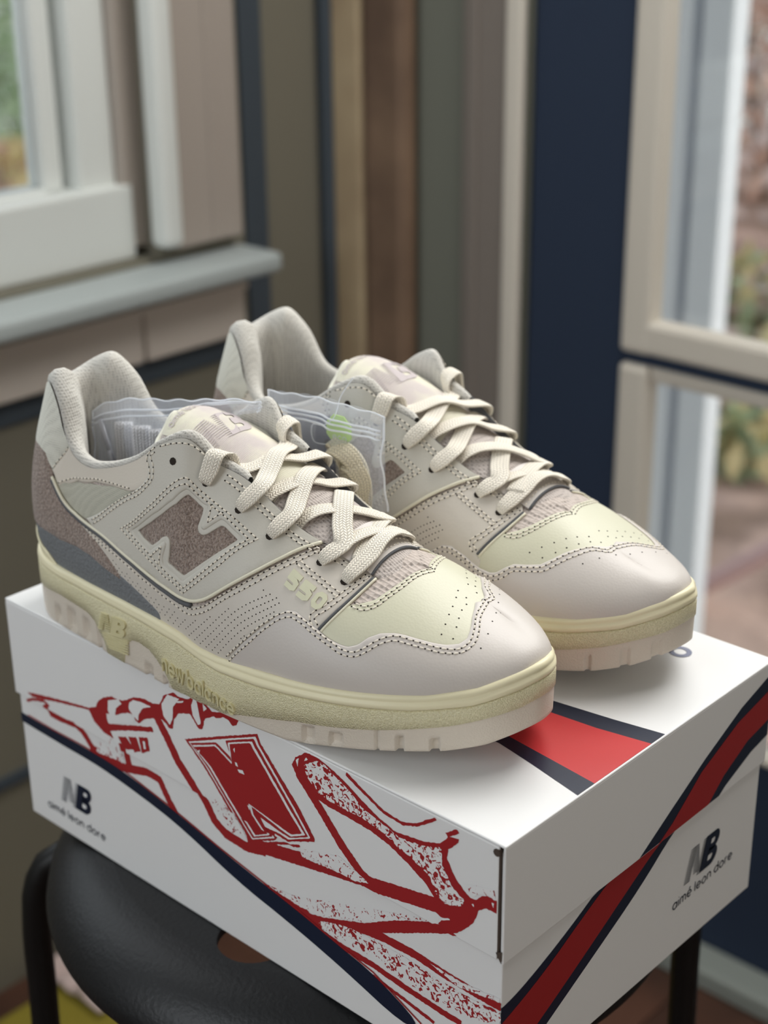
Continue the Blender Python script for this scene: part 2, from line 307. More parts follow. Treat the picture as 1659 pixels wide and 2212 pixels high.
UVD={"cap":[[0.5481,0.0426],[0.582,0.1702],[0.6089,0.2796],[0.6305,0.3739],[0.6459,0.4559],[0.659,0.5015],[0.6721,0.5137],[0.6882,0.4833],[0.7067,0.4438],[0.7244,0.4012],[0.7413,0.3739],[0.7537,0.3617],[0.7667,0.3799],[0.7791,0.4286],[0.7945,0.4529],[0.8145,0.4529],[0.8376,0.4407],[0.8591,0.4347],[0.8776,0.4316],[0.8938,0.4498],[0.9038,0.4985],[0.9092,0.5866],[0.9138,0.7112],[0.9246,0.8723],[0.9384,1.0],[0.9376,1.0]],"capm":[[0.6282,0.3495],[0.6467,0.4164],[0.662,0.4347],[0.6867,0.4043],[0.7144,0.3465],[0.7329,0.3313],[0.7429,0.3435],[0.7552,0.3921],[0.7691,0.4347],[0.7914,0.4407],[0.8099,0.4498],[0.8276,0.5046],[0.8568,0.6292],[0.8922,0.7599],[0.9338,0.9027],[0.9854,1.0],[0.9985,0.845]],"pip":[[0.1393,0.5714],[0.1678,0.535],[0.224,0.5593],[0.2702,0.541],[0.3449,0.3921],[0.4196,0.2584],[0.4557,0.2371],[0.4827,0.2675],[0.5096,0.3191],[0.5412,0.4103],[0.5743,0.5228],[0.622,0.7508],[0.6505,0.9088],[0.6674,0.997]],"pipst":[[0.1486,0.5228],[0.1786,0.4924],[0.2217,0.5046],[0.3048,0.4103],[0.3795,0.2675],[0.4357,0.1945],[0.4657,0.1884],[0.5089,0.2675],[0.5396,0.3617],[0.5766,0.4802],[0.6259,0.7112],[0.6559,0.8663],[0.669,0.9544]],"qfront":[[0.7159,0.4073],[0.7067,0.4438],[0.7236,0.5897],[0.7406,0.7356],[0.7513,0.8328],[0.7552,0.8723]],"sback":[[0.2525,0.5957],[0.3187,0.7416],[0.3549,0.7964],[0.3857,0.8267],[0.3957,0.8541],[0.3934,0.924],[0.3865,0.9939],[0.3965,1.0],[0.4057,1.0]],"sbst":[[0.2725,0.5988],[0.3549,0.7751],[0.3895,0.7994],[0.4034,0.8328],[0.4026,0.8875],[0.3957,0.9757],[0.4042,0.9848]],"topst":[[0.4134,0.9909],[0.4288,0.9818],[0.4465,0.9757],[0.4634,0.9848],[0.4788,0.9909]],"collarb":[[0.1347,0.614],[0.1594,0.5653],[0.1794,0.6444],[0.2333,0.8359],[0.2818,0.9027],[0.3202,0.8723],[0.3572,0.8176]],"collart":[[0.1347,0.6231],[0.164,0.7599],[0.1978,0.9666],[0.1963,1.0]],"suede":[[0.1139,0.693],[0.1255,0.6353],[0.137,0.614],[0.1424,0.5684],[0.1563,0.5228],[0.1848,0.5198],[0.2271,0.5167],[0.2656,0.459],[0.2925,0.3495],[0.3118,0.2584],[0.321,0.2067]],"suedeb":[[0.321,0.2067],[0.2848,0.2432],[0.2463,0.3009],[0.2109,0.2979],[0.1609,0.234],[0.1278,0.2006],[0.0985,0.1733]],"tpub":[[0.4057,0.076],[0.3672,0.079],[0.3241,0.079],[0.281,0.0821],[0.2386,0.0821],[0.1925,0.0547],[0.1339,0.0091],[0.1247,0.076],[0.0978,0.0821]],"Nout":[[0.3618,0.5684],[0.3949,0.6109],[0.4219,0.6474],[0.4442,0.696],[0.465,0.7812],[0.4811,0.7872],[0.4965,0.7812],[0.5012,0.7872],[0.4988,0.7325],[0.4958,0.6687],[0.4988,0.6596],[0.5027,0.6626],[0.5235,0.7508],[0.5273,0.7538],[0.545,0.7386],[0.5635,0.7295],[0.5466,0.6413],[0.5227,0.5502],[0.4996,0.4559],[0.4696,0.3374],[0.4465,0.3404],[0.4273,0.3678],[0.4265,0.4043],[0.4349,0.4711],[0.4326,0.4863],[0.4288,0.4863],[0.4165,0.462],[0.4003,0.4347],[0.3826,0.4894]],"Nin":[[0.3749,0.5623],[0.4026,0.5897],[0.4249,0.6261],[0.4496,0.6809],[0.4681,0.7629],[0.4819,0.769],[0.495,0.7629],[0.495,0.7264],[0.4911,0.6596],[0.4935,0.6353],[0.5004,0.6322],[0.5065,0.6474],[0.5158,0.6839],[0.5258,0.7234],[0.5312,0.7264],[0.5435,0.7143],[0.5558,0.7052],[0.5404,0.6353],[0.5212,0.5623],[0.4988,0.4772],[0.4704,0.3647],[0.4542,0.3617],[0.4365,0.3799],[0.4396,0.4195],[0.4411,0.4924],[0.438,0.5076],[0.4319,0.5137],[0.4257,0.5046],[0.4149,0.4802],[0.4042,0.462],[0.3872,0.5076]],"Nst1":[[0.3387,0.5805],[0.4095,0.693],[0.4619,0.8298],[0.4927,0.8328],[0.525,0.8024],[0.5535,0.7872],[0.5843,0.7751],[0.5366,0.538],[0.4696,0.2766],[0.4296,0.307],[0.398,0.386],[0.3695,0.4772],[0.3387,0.5805]],"Nst2":[[0.351,0.5805],[0.4126,0.6717],[0.4634,0.8024],[0.4942,0.8085],[0.5212,0.7812],[0.5481,0.7599],[0.5727,0.7447],[0.5312,0.5532],[0.4704,0.304],[0.438,0.3222],[0.4088,0.3891],[0.3803,0.4742],[0.351,0.5805]],"Nst3":[[0.5073,0.7994],[0.5065,0.7508],[0.5058,0.7052],[0.515,0.7477],[0.5242,0.7872]],"Nst4":[[0.4018,0.4043],[0.4157,0.4347],[0.4265,0.462],[0.4226,0.4103],[0.4196,0.3617]],"v550":[[0.652,0.8116],[0.6744,0.7842],[0.6936,0.7568],[0.7206,0.7082]],"frst":[[0.7467,0.8815],[0.7367,0.8024],[0.7229,0.693],[0.7105,0.6018],[0.6959,0.4985],[0.7028,0.462]],"capst":[[0.5558,0.0638],[0.5897,0.1854],[0.6274,0.3556],[0.652,0.4468],[0.6659,0.4772],[0.679,0.4681],[0.7052,0.4134],[0.729,0.3647],[0.749,0.3191],[0.7644,0.3131],[0.7783,0.3435],[0.7945,0.3921],[0.8129,0.4164],[0.8329,0.4043],[0.8545,0.3951],[0.8753,0.383],[0.8961,0.3921],[0.9099,0.459],[0.9161,0.5562],[0.9222,0.7052],[0.9515,0.9939],[0.9484,1.0]],"capstm":[[0.6305,0.3222],[0.6467,0.386],[0.6628,0.4012],[0.6913,0.3647],[0.7159,0.307],[0.7336,0.2888],[0.7506,0.3191],[0.7691,0.3921],[0.7921,0.4043],[0.8137,0.4164],[0.8314,0.4772],[0.8568,0.5836],[0.8907,0.7143],[0.9276,0.8359],[0.9838,0.9635],[1.0,0.7386]],"vampe":[[0.7406,0.7021],[0.7575,0.6748],[0.7714,0.69],[0.786,0.7508],[0.7998,0.8116],[0.8152,0.9119],[0.8214,0.9696]],"vst":[[0.7398,0.6657],[0.7629,0.6353],[0.786,0.6657],[0.8052,0.7386],[0.8206,0.8419],[0.8299,0.9179]],"vampem":[[0.739,0.696],[0.7567,0.6991],[0.7752,0.7477],[0.7968,0.8237],[0.8199,0.9271],[0.843,1.0]],"perf":[[0.2748,0.4073],[0.3372,0.2675],[0.4142,0.1459],[0.4634,0.1307],[0.5189,0.2401],[0.5866,0.4164],[0.6128,0.541],[0.5697,0.4711],[0.6259,0.5653],[0.6505,0.5198],[0.6259,0.3951],[0.5905,0.231],[0.545,0.0729],[0.5219,0.0456],[0.4673,0.0699],[0.4288,0.0608],[0.4018,0.0851],[0.3703,0.1246],[0.3172,0.2158]],"dots":[[0.893,1.0],[0.893,0.9179],[0.8891,0.8359],[0.8838,0.7416],[0.8791,0.6657],[0.8753,0.5836],[0.8714,0.5046],[0.9161,1.0],[0.9246,1.0],[0.9076,0.8815],[0.9061,0.8085],[0.8976,0.7356],[0.893,0.6565],[0.8899,0.5805],[0.8861,0.4863],[0.9861,0.997],[0.9638,0.8419],[0.9446,0.69],[0.9323,0.5471],[0.9207,0.4134]],"dotsm":[[0.7906,0.535],[0.8083,0.5805],[0.826,0.6292],[0.8445,0.6991],[0.8645,0.7781],[0.8899,0.8693],[0.923,1.0],[0.9461,1.0],[0.8114,0.5015],[0.8299,0.5562],[0.8468,0.6261],[0.8676,0.7173],[0.8915,0.8116],[0.9207,0.9088],[0.9515,1.0],[0.8437,0.4316],[0.8722,0.538],[0.9015,0.6444],[0.9415,0.7751],[0.9854,0.8845]],"holes":[[0.4373,0.8875],[0.4911,0.8845],[0.545,0.845],[0.5989,0.8359],[0.679,0.8754],[0.7206,0.8116]],"holesm":[[0.4465,0.8663],[0.4988,0.8784],[0.552,0.8389],[0.6074,0.848],[0.6859,0.8419],[0.7213,0.8055]],"d550":[[0.6413,0.6413],[0.7052,0.5562],[0.649,0.7599],[0.7113,0.6809]]}
PR={"RED":[[[-333.4,-53.6],[-319.2,-50.3],[-300.3,-46.3],[-277.1,-41.8],[-277.3,-43.2],[-302.3,-48.6],[-310.9,-50.6],[-319.6,-53.0],[-328.4,-54.7]],[[-278.0,-42.3],[-270.5,-38.9],[-268.4,-34.7],[-263.2,-30.5],[-256.6,-27.3],[-249.0,-26.8],[-244.3,-25.0],[-237.9,-20.7],[-230.3,-18.6],[-223.1,-18.5],[-217.1,-16.8],[-213.7,-10.8],[-206.2,-6.0],[-202.1,-6.9],[-196.6,-6.3],[-193.0,-4.5],[-191.3,-1.0],[-187.2,-0.0],[-184.0,-2.1],[-177.6,-5.9],[-170.9,-4.7],[-177.9,-8.9],[-183.5,-12.1],[-185.4,-18.5],[-188.2,-19.7],[-191.3,-16.2],[-194.5,-13.3],[-203.0,-16.6],[-206.5,-21.1],[-208.3,-27.3],[-210.9,-28.1],[-213.5,-26.0],[-216.6,-25.1],[-224.0,-27.6],[-230.1,-30.4],[-235.0,-35.0],[-237.9,-33.9],[-239.1,-31.7],[-242.1,-31.5],[-248.4,-34.0],[-253.3,-37.2],[-256.8,-41.4],[-260.0,-42.0],[-262.1,-40.7],[-261.2,-45.3],[-224.6,-32.8],[-223.7,-35.4],[-240.2,-41.1],[-260.1,-49.0],[-257.5,-52.8],[-265.9,-52.2],[-273.3,-48.4],[-276.6,-44.0]],[[-180.4,-6.8],[-170.9,-3.6],[-164.3,-2.6],[-158.5,-2.6],[-160.4,-6.6],[-163.3,-8.1],[-166.0,-5.8],[-169.7,-5.7],[-175.2,-8.4]],[[-253.6,-49.9],[-246.9,-47.4],[-240.7,-52.7],[-247.8,-55.2],[-251.4,-53.1]],[[-245.0,-46.6],[-238.3,-44.2],[-235.4,-51.6],[-240.9,-54.2]],[[-236.2,-43.1],[-229.0,-40.8],[-227.9,-48.2],[-234.7,-52.1]],[[-199.3,-29.5],[-146.3,-5.4],[-144.5,-9.7],[-132.6,-21.6],[-120.7,-33.5],[-110.1,-47.1],[-110.7,-48.5],[-128.7,-56.6],[-134.3,-56.3],[-137.5,-56.0],[-137.4,-59.4],[-138.9,-61.6],[-156.1,-70.0],[-158.3,-69.1],[-172.2,-53.8],[-186.3,-39.6]],[[-123.8,-12.4],[-120.9,-7.3],[-114.0,-2.2],[-107.4,-2.2],[-99.6,-3.9],[-89.4,-7.7],[-80.6,-12.5],[-70.7,-16.7],[-60.9,-19.8],[-44.1,-17.4],[-34.7,-13.9],[-29.6,-8.1],[-24.5,-7.1],[-25.4,-10.0],[-30.1,-14.6],[-31.0,-19.7],[-26.6,-27.1],[-21.9,-31.2],[-18.5,-33.2],[-15.1,-33.1],[-12.3,-29.8],[-8.5,-27.9],[-5.1,-28.3],[-0.3,-26.6],[-0.2,-32.1],[-3.9,-34.3],[-9.4,-34.5],[-13.7,-37.7],[-16.0,-45.3],[-22.8,-53.1],[-28.6,-57.5],[-35.7,-55.6],[-32.8,-51.7],[-38.1,-50.1],[-34.6,-46.6],[-42.9,-38.3],[-52.5,-33.2],[-63.5,-28.6],[-74.6,-26.1],[-87.3,-25.3],[-101.6,-25.0],[-110.8,-23.5],[-120.1,-18.6]],[[-124.9,-94.6],[-107.9,-90.2],[-80.8,-79.5],[-62.7,-68.7],[-35.7,-55.6],[-28.6,-56.1],[-24.9,-56.6],[-44.1,-65.9],[-75.6,-82.3],[-91.6,-90.1],[-113.8,-99.2],[-122.2,-98.1]],[[-149.3,-90.9],[-140.4,-89.6],[-130.4,-90.7],[-119.1,-91.1],[-113.6,-95.5],[-125.0,-97.1]],[[-337.2,-60.3],[-329.0,-55.5],[-318.1,-52.5],[-313.0,-54.5],[-313.6,-56.1],[-317.9,-54.3],[-328.4,-57.1],[-336.2,-61.9]],[[-315.5,-54.4],[-314.1,-58.5],[-305.0,-58.0],[-292.2,-56.5],[-284.9,-59.6],[-277.3,-66.6],[-280.3,-69.8],[-287.5,-63.2],[-292.4,-60.9],[-304.6,-62.4],[-315.7,-62.7],[-319.5,-56.4]],[[-218.0,-23.7],[-210.9,-32.7],[-203.6,-43.4],[-194.7,-51.3],[-186.7,-59.1],[-180.8,-68.0],[-174.2,-71.3],[-160.3,-72.1],[-147.3,-68.6],[-145.9,-74.0],[-159.7,-77.7],[-175.4,-76.9],[-184.6,-72.2],[-191.1,-62.7],[-198.5,-55.5],[-207.8,-47.2],[-215.5,-36.1],[-222.4,-27.1]],[[-159.3,-68.6],[-151.8,-66.9],[-122.9,-60.3],[-88.8,-53.3],[-69.5,-49.5],[-44.9,-44.4],[-27.2,-40.5],[-25.6,-47.7],[-43.3,-51.8],[-68.1,-56.9],[-87.4,-60.7],[-121.3,-67.7],[-150.2,-74.1],[-157.7,-75.8]],[[-249.0,-52.5],[-247.2,-59.7],[-246.0,-66.0],[-250.8,-67.0],[-252.0,-60.7],[-253.8,-53.7]],[[-279.1,-67.2],[-262.2,-68.6],[-249.9,-65.8],[-234.1,-61.3],[-222.8,-61.9],[-215.1,-72.9],[-210.0,-78.9],[-213.8,-82.1],[-219.1,-75.9],[-225.4,-66.1],[-233.3,-66.1],[-248.7,-70.6],[-262.0,-73.4],[-279.5,-72.0]],[[-281.7,-66.0],[-269.7,-65.6],[-255.5,-65.5],[-255.5,-71.1],[-269.5,-71.2],[-281.5,-71.6]],[[-118.1,-13.4],[-103.9,-27.3],[-91.1,-40.4],[-80.2,-49.3],[-68.6,-53.3],[-70.2,-58.1],[-82.8,-53.7],[-94.7,-44.2],[-107.5,-30.9],[-121.7,-17.0]],[[-89.2,-82.6],[-69.4,-79.5],[-50.3,-78.7],[-31.9,-80.2],[-14.3,-80.5],[-1.9,-80.4],[-1.9,-85.0],[-14.3,-85.1],[-32.1,-84.8],[-50.3,-83.3],[-69.0,-84.1],[-88.4,-87.2]],[[-116.4,-97.1],[-95.8,-99.0],[-75.9,-99.0],[-56.5,-100.8],[-37.8,-101.9],[-23.4,-102.2],[-23.4,-105.6],[-38.0,-105.3],[-56.7,-104.2],[-76.1,-102.4],[-96.0,-102.4],[-116.8,-100.5]],[[-91.9,-104.2],[-76.0,-106.0],[-56.5,-108.6],[-38.9,-111.5],[-39.3,-113.5],[-56.9,-110.6],[-76.2,-108.0],[-92.1,-106.2]],[[-88.9,-2.0],[-79.0,-6.8],[-66.7,-12.1],[-56.1,-13.0],[-48.0,-9.9],[-37.6,-2.2],[-36.6,-3.6],[-47.2,-11.3],[-55.9,-14.6],[-67.1,-13.7],[-79.6,-8.4],[-89.7,-3.6]],[[-31.9,-7.4],[-25.7,-2.7],[-24.5,-4.3],[-30.7,-9.0]],[[-154.2,-69.9],[-137.8,-61.7],[-120.5,-54.7],[-120.1,-55.9],[-137.2,-62.9],[-153.6,-71.1]]],"WHITE":[[[-259.4,-30.7],[-250.5,-26.6],[-248.0,-28.4],[-253.0,-32.7],[-255.0,-39.0],[-258.0,-40.7],[-260.4,-36.7]],[[-238.1,-22.4],[-230.6,-21.1],[-224.0,-21.0],[-230.9,-24.4],[-234.7,-29.4],[-235.2,-33.6],[-238.9,-32.1],[-242.5,-29.2],[-241.7,-25.3]],[[-210.4,-8.8],[-201.5,-7.9],[-206.7,-14.4],[-207.7,-21.6],[-210.1,-25.9],[-214.6,-22.7],[-215.7,-16.2]],[[-190.9,-3.7],[-188.5,-3.8],[-187.3,-9.5],[-186.2,-15.8],[-188.5,-17.4],[-192.0,-13.4],[-192.6,-7.9]],[[-184.1,-3.7],[-180.9,-5.5],[-183.8,-8.1]],[[-233.1,-44.4],[-231.3,-43.6],[-230.9,-48.1],[-232.6,-49.0]],[[-196.5,-29.8],[-147.4,-7.3],[-145.7,-10.7],[-122.2,-36.4],[-112.9,-47.6],[-128.0,-55.1],[-134.3,-54.5],[-150.1,-55.8],[-140.2,-59.0],[-139.1,-60.3],[-155.3,-68.5],[-170.6,-53.1],[-184.7,-38.9]],[[-262.0,-39.5],[-251.7,-36.6],[-242.2,-32.3],[-237.8,-33.4],[-239.7,-36.5],[-260.3,-44.1]],[[-203.8,-10.1],[-198.1,-7.6],[-198.9,-9.0],[-203.6,-11.0]],[[-115.5,-7.3],[-114.1,-4.5],[-112.8,-5.6]],[[-121.0,-9.0],[-118.9,-7.0],[-119.8,-12.3]],[[-17.3,-36.1],[-16.0,-35.4],[-16.1,-37.3]],[[-6.6,-30.1],[-5.3,-29.5],[-5.7,-32.6]],[[-39.3,-54.0],[-29.8,-49.7],[-28.7,-50.2],[-38.1,-55.0]]],"RED2":[[[-195.3,-30.0],[-175.5,-21.8],[-165.1,-26.3],[-168.9,-18.0],[-148.7,-8.9],[-146.7,-12.0],[-123.4,-37.1],[-114.5,-47.5],[-126.9,-53.7],[-133.5,-53.2],[-146.9,-51.1],[-142.2,-57.0],[-140.5,-60.0],[-154.6,-67.4],[-169.4,-53.1],[-183.4,-38.6]]],"WHITE2":[[[-193.5,-30.5],[-176.2,-23.2],[-165.8,-27.8],[-165.0,-28.4],[-167.2,-18.4],[-149.9,-10.8],[-148.2,-13.2],[-125.1,-38.2],[-116.1,-47.3],[-126.0,-52.5],[-132.4,-51.6],[-152.5,-47.5],[-151.3,-51.7],[-142.0,-59.8],[-153.4,-65.9],[-168.1,-52.0],[-181.9,-38.0]]],"RED3":[[[-192.3,-30.9],[-176.5,-24.2],[-164.8,-29.4],[-165.7,-18.5],[-151.1,-12.2],[-149.6,-14.2],[-126.5,-39.2],[-118.3,-47.2],[-125.4,-51.1],[-131.9,-50.2],[-154.6,-46.7],[-152.5,-52.2],[-143.7,-59.8],[-152.4,-64.6],[-166.9,-51.0],[-180.3,-37.3]]],"WHITE3":[[[-160.9,-30.4],[-157.2,-29.5],[-156.1,-31.4],[-159.9,-31.8]],[[-162.5,-27.1],[-161.1,-27.0],[-160.3,-29.0],[-162.1,-28.8]],[[-155.2,-48.0],[-153.4,-47.6],[-153.8,-50.2]],[[-189.9,-32.2],[-187.7,-30.7],[-188.8,-33.8]],[[-163.2,-20.3],[-162.0,-19.1],[-162.2,-22.0]]],"SPECK":[[[-115.6,-9.5],[-107.4,-3.6],[-102.2,-3.9],[-95.8,-7.1],[-86.9,-10.9],[-79.5,-16.3],[-68.3,-18.9],[-58.5,-21.4],[-45.3,-19.9],[-34.1,-15.9],[-33.5,-24.1],[-27.7,-32.9],[-21.3,-36.2],[-22.2,-40.0],[-32.2,-43.6],[-37.5,-40.0],[-40.5,-33.3],[-50.1,-29.3],[-59.8,-26.8],[-68.3,-23.2],[-80.8,-21.3],[-89.8,-22.0],[-101.5,-21.6],[-109.3,-19.5],[-114.5,-14.0]],[[-112.2,-94.2],[-102.4,-90.3],[-88.9,-86.9],[-74.4,-85.8],[-56.5,-85.5],[-38.0,-86.9],[-20.0,-87.1],[-1.8,-85.2],[-1.7,-90.4],[-14.0,-97.5],[-37.9,-100.1],[-56.6,-98.9],[-75.9,-95.9],[-95.9,-97.7],[-108.2,-97.5]]],"DOTS":[[[-186.8,-56.0],[-178.3,-55.3],[-170.8,-55.6],[-161.1,-66.8],[-159.1,-70.7],[-168.9,-71.6],[-179.0,-64.0]],[[-123.2,-57.5],[-94.4,-48.6],[-76.4,-54.7],[-88.1,-58.7],[-120.6,-62.2]],[[-144.8,-90.6],[-124.5,-86.6],[-107.6,-80.5],[-91.2,-74.6],[-75.4,-68.9],[-40.5,-56.8],[-62.7,-68.7],[-83.4,-80.0],[-107.9,-89.6],[-123.3,-92.0]],[[-20.8,-27.5],[-5.3,-23.0],[-4.6,-26.8],[-11.8,-28.3],[-17.4,-32.6]],[[-273.5,-62.0],[-259.9,-53.7],[-254.2,-57.6],[-252.1,-65.8],[-264.8,-67.6],[-276.0,-68.8]],[[-41.6,-80.9],[-23.6,-81.3],[-2.3,-78.2],[-2.3,-80.4],[-26.0,-84.8]]],"NAVY":[[[-345.0,-70.5],[-337.2,-71.0],[-314.0,-71.1],[-290.7,-70.5],[-255.8,-71.1],[-211.7,-78.5],[-179.7,-85.2],[-168.5,-87.6],[-124.9,-95.2],[-97.3,-101.4],[-76.0,-105.5],[-46.6,-118.6],[-56.8,-124.6],[-96.3,-113.0],[-131.1,-105.1],[-167.8,-98.8],[-206.7,-86.5],[-235.6,-81.4],[-273.9,-77.1],[-306.5,-77.2],[-337.6,-76.6],[-346.0,-76.4]]],"REDLINE":[[[-337.0,-69.7],[-313.9,-70.0],[-290.6,-69.4],[-255.7,-69.9],[-211.5,-77.4],[-179.6,-84.2],[-168.4,-86.2],[-124.7,-93.8],[-97.2,-100.1],[-75.9,-104.1],[-46.4,-117.0],[-46.8,-117.8],[-76.1,-104.9],[-97.4,-100.9],[-124.9,-94.6],[-168.6,-87.0],[-179.8,-85.0],[-211.7,-78.2],[-255.7,-70.7],[-290.6,-70.2],[-313.9,-70.8],[-337.0,-70.5]]],"R_BODY_NAVY":[[[-1.5,-83.4],[11.5,-81.9],[30.5,-76.0],[52.7,-67.4],[72.8,-58.1],[143.2,-58.0],[132.3,-59.2],[105.0,-77.7],[68.5,-95.8],[35.0,-112.1],[22.1,-118.7],[-15.2,-93.9],[-15.5,-82.1]]],"R_BODY_RED":[[[-11.6,-94.3],[3.1,-91.4],[30.8,-82.1],[58.2,-68.6],[79.9,-58.9],[88.4,-58.1],[127.4,-58.0],[112.7,-63.4],[89.9,-75.5],[62.5,-90.2],[28.1,-107.6],[15.3,-113.2]]],"R_LID_NAVY":[[[100.2,-58.2],[123.0,-45.4],[152.5,-29.4],[183.5,-14.9],[216.6,-4.9],[222.7,-40.5],[196.8,-45.7],[174.0,-54.5],[168.6,-57.8]]],"R_LID_RED":[[[115.9,-58.2],[126.8,-52.4],[150.0,-35.3],[181.1,-22.1],[218.2,-14.3],[221.2,-31.5],[192.0,-37.2],[171.3,-47.5],[158.6,-57.9]]],"T_NAVY1":[[[-59.6,106.8],[-25.6,111.8],[0.9,116.6],[0.9,105.5],[-27.6,100.2],[-55.6,97.3]]],"T_RED":[[[-55.6,97.3],[-27.6,100.2],[0.9,105.5],[1.1,62.0],[-21.4,64.3],[-51.9,68.0]]],"T_NAVY2":[[[-51.9,68.0],[-21.4,64.3],[1.1,62.0],[1.0,49.6],[-30.4,56.3],[-53.2,60.5]]]}
def smooth3(P,n=5):
    P=np.array(P,float); d=np.r_[0,np.cumsum(np.linalg.norm(P[1:]-P[:-1],axis=1))]; return crs(d,P,np.linspace(0,d[-1],len(P)*n))
# ================================================================ sneakers
AM,BM=340.,78.
def resample(P,step):
    P=np.asarray(P,float); d=np.r_[0,np.cumsum(np.hypot(*(P[1:]-P[:-1]).T))]
    n=max(2,int(round(d[-1]/step))+1); t=np.linspace(0,d[-1],n)
    return np.stack([np.interp(t,d,P[:,i]) for i in range(P.shape[1])],1)
def smooth_line(P,step=1.2):
    P=np.asarray(P,float); d=np.r_[0,np.cumsum(np.hypot(*(P[1:]-P[:-1]).T))]; keep=np.r_[True,np.diff(d)>1e-6]; P=P[keep];d=d[keep]
    if len(P)<3: return resample(P,step)
    return crs(d,P,np.linspace(0,d[-1],max(3,int(d[-1]/step))))
def mmuv(L): return np.array(L,float)*[AM,BM]
def inside(P,poly):
    x,y=P[:,0],P[:,1]; r=np.zeros(len(P),bool); n=len(poly); j=n-1
    for i in range(n):
        xi,yi=poly[i];xj,yj=poly[j]
        c=((yi>y)!=(yj>y))&(x<(xj-xi)*(y-yi)/(yj-yi+1e-15)+xi); r^=c; j=i
    return r
def sdist(P,A,B):
    d=np.full(len(P),1e9)
    for a,b in zip(A,B):
        ab=b-a; t=np.clip(((P-a)@ab)/max(ab@ab,1e-12),0,1); q=a+t[:,None]*ab; d=np.minimum(d,np.hypot(*(P-q).T))
    return d
def panel(side,poly,t,holes=(),edge=.9,grid=2.7,base=0.,skirt=.35,seam=True,pad=0.):
    """leather/suede piece cut in the surface's own coordinates; returns V,F in shoe millimetres"""
    loops=[mmuv(poly)]+[mmuv(h) for h in holes]; bl=[]
    for L in loops:
        L=np.vstack([L,L[:1]]); L=resample(L,1.3)[:-1]; bl.append(L)
    pts=[];E=[];sa=[];sb=[];isb=[]
    def isseam(p): return seam and (p[:,0]<.004*AM) | seam and False
    n0=0; skirts=[]
    for L in bl:
        n=len(L); idx=np.arange(n)+n0; nx=np.roll(idx,-1)
        sm=(L[:,0]<.003*AM)|(L[:,0]>.997*AM)|(L[:,1]>.995*BM) if seam else np.zeros(n,bool)
        sg=~(sm&np.roll(sm,-1))
        sa.append(L[sg]);sb.append(np.roll(L,-1,axis=0)[sg])
        skirts+= [(int(a),int(b)) for a,b,g in zip(idx,nx,sg) if g]
        E+= [(int(a),int(b)) for a,b in zip(idx,nx)]; pts.append(L); n0+=n
    B=np.vstack(pts); SA=np.vstack(sa);SB=np.vstack(sb)
    cand=[]
    for L in bl:
        a=np.roll(L,1,axis=0);b=np.roll(L,-1,axis=0);d=b-a;l=np.hypot(*d.T)[:,None]+1e-9;nn=np.stack([-d[:,1],d[:,0]],1)/l
        for sgn in (1,-1):
            for o in (.4*edge,edge): cand.append((L+nn*o*sgn,o))
    keep=[]
    def ins(P):
        r=inside(P,bl[0])
        for h in bl[1:]: r&=~inside(P,h)
        return r
    for C,o in cand:
        r=ins(C); C=C[r]
        if len(C):
            dd=sdist(C,SA,SB); dall=sdist(C,B,np.vstack([np.roll(L,-1,axis=0) for L in bl])); C=C[(dd>o*.9)&(dall>o*.6)]; keep.append(C)
    mn=B.min(0);mx=B.max(0)
    gx,gy=np.meshgrid(np.arange(mn[0]+.7,mx[0],grid),np.arange(mn[1]+.7,mx[1],grid)); G=np.stack([gx.ravel()+(np.floor(gy.ravel()/grid)%2)*grid/2,gy.ravel()],1)
    G=G[ins(G)]
    if len(G):
        dall=sdist(G,B,np.vstack([np.roll(L,-1,axis=0) for L in bl])); G=G[dall>edge+.6]; keep.append(G)
    ALL=np.vstack([B]+keep)
    res=delaunay_2d_cdt([Vector(map(float,p)) for p in ALL],E,[],0,1e-4)
    P=np.array([(v.x,v.y) for v in res[0]]); F=[tuple(f) for f in res[2]]
    cen=np.array([P[list(f)].mean(0) for f in F]); ok=ins(cen); F=[f for f,k in zip(F,ok) if k]
    d=sdist(P,SA,SB); h=base+t*(.35+.65*np.sin(np.minimum(1,d/edge)*math.pi/2))
    if pad: h=h+pad*np.clip(d/9,0,1)**.6
    X,_=ev(side,P/[AM,BM],h)
    # orientation: uv triangle ccw -> outward depends on side
    FF=[]
    for f in F:
        a,b,c=P[list(f)]; ccw=(b[0]-a[0])*(c[1]-a[1])-(b[1]-a[1])*(c[0]-a[0])>0
        FF.append(f if (ccw==(side==0)) else f[::-1])
    # skirt
    om=res[3]; mp={}
    for i,o in enumerate(om):
        for k in o: mp.setdefault(k,i)
    V=list(X); lowc={}
    inB=ins
    for a,b in skirts:
        if a not in mp or b not in mp: continue
        i,j=mp[a],mp[b]
        for k in (i,j):
            if k not in lowc:
                q,_=ev(side,(P[k]/[AM,BM])[None],base-skirt); lowc[k]=len(V); V.append(q[0])
        FF.append((i,lowc[i],lowc[j],j))
    return np.array(V),FF
def join(parts,mir,name):
    mb=MB()
    for V,F in parts:
        V=np.array(V,float)/1000
        if mir: V=V*[1,-1,1]; F=[f[::-1] for f in F]
        mb.add(V,F)
    me=mb.mesh(name); b=bmesh.new(); b.from_mesh(me); bmesh.ops.remove_doubles(b,verts=b.verts,dist=.00006); bmesh.ops.recalc_face_normals(b,faces=b.faces) if False else None; b.to_mesh(me); b.free(); return me
def frame_on(side,line,off):
    """points, tangents, normals along a uv(mm) polyline"""
    L=np.asarray(line); X,N=ev(side,L/[AM,BM],off); T=np.gradient(X,axis=0); T/=np.linalg.norm(T,axis=1)[:,None]+1e-12; return X,T,N
_k=6
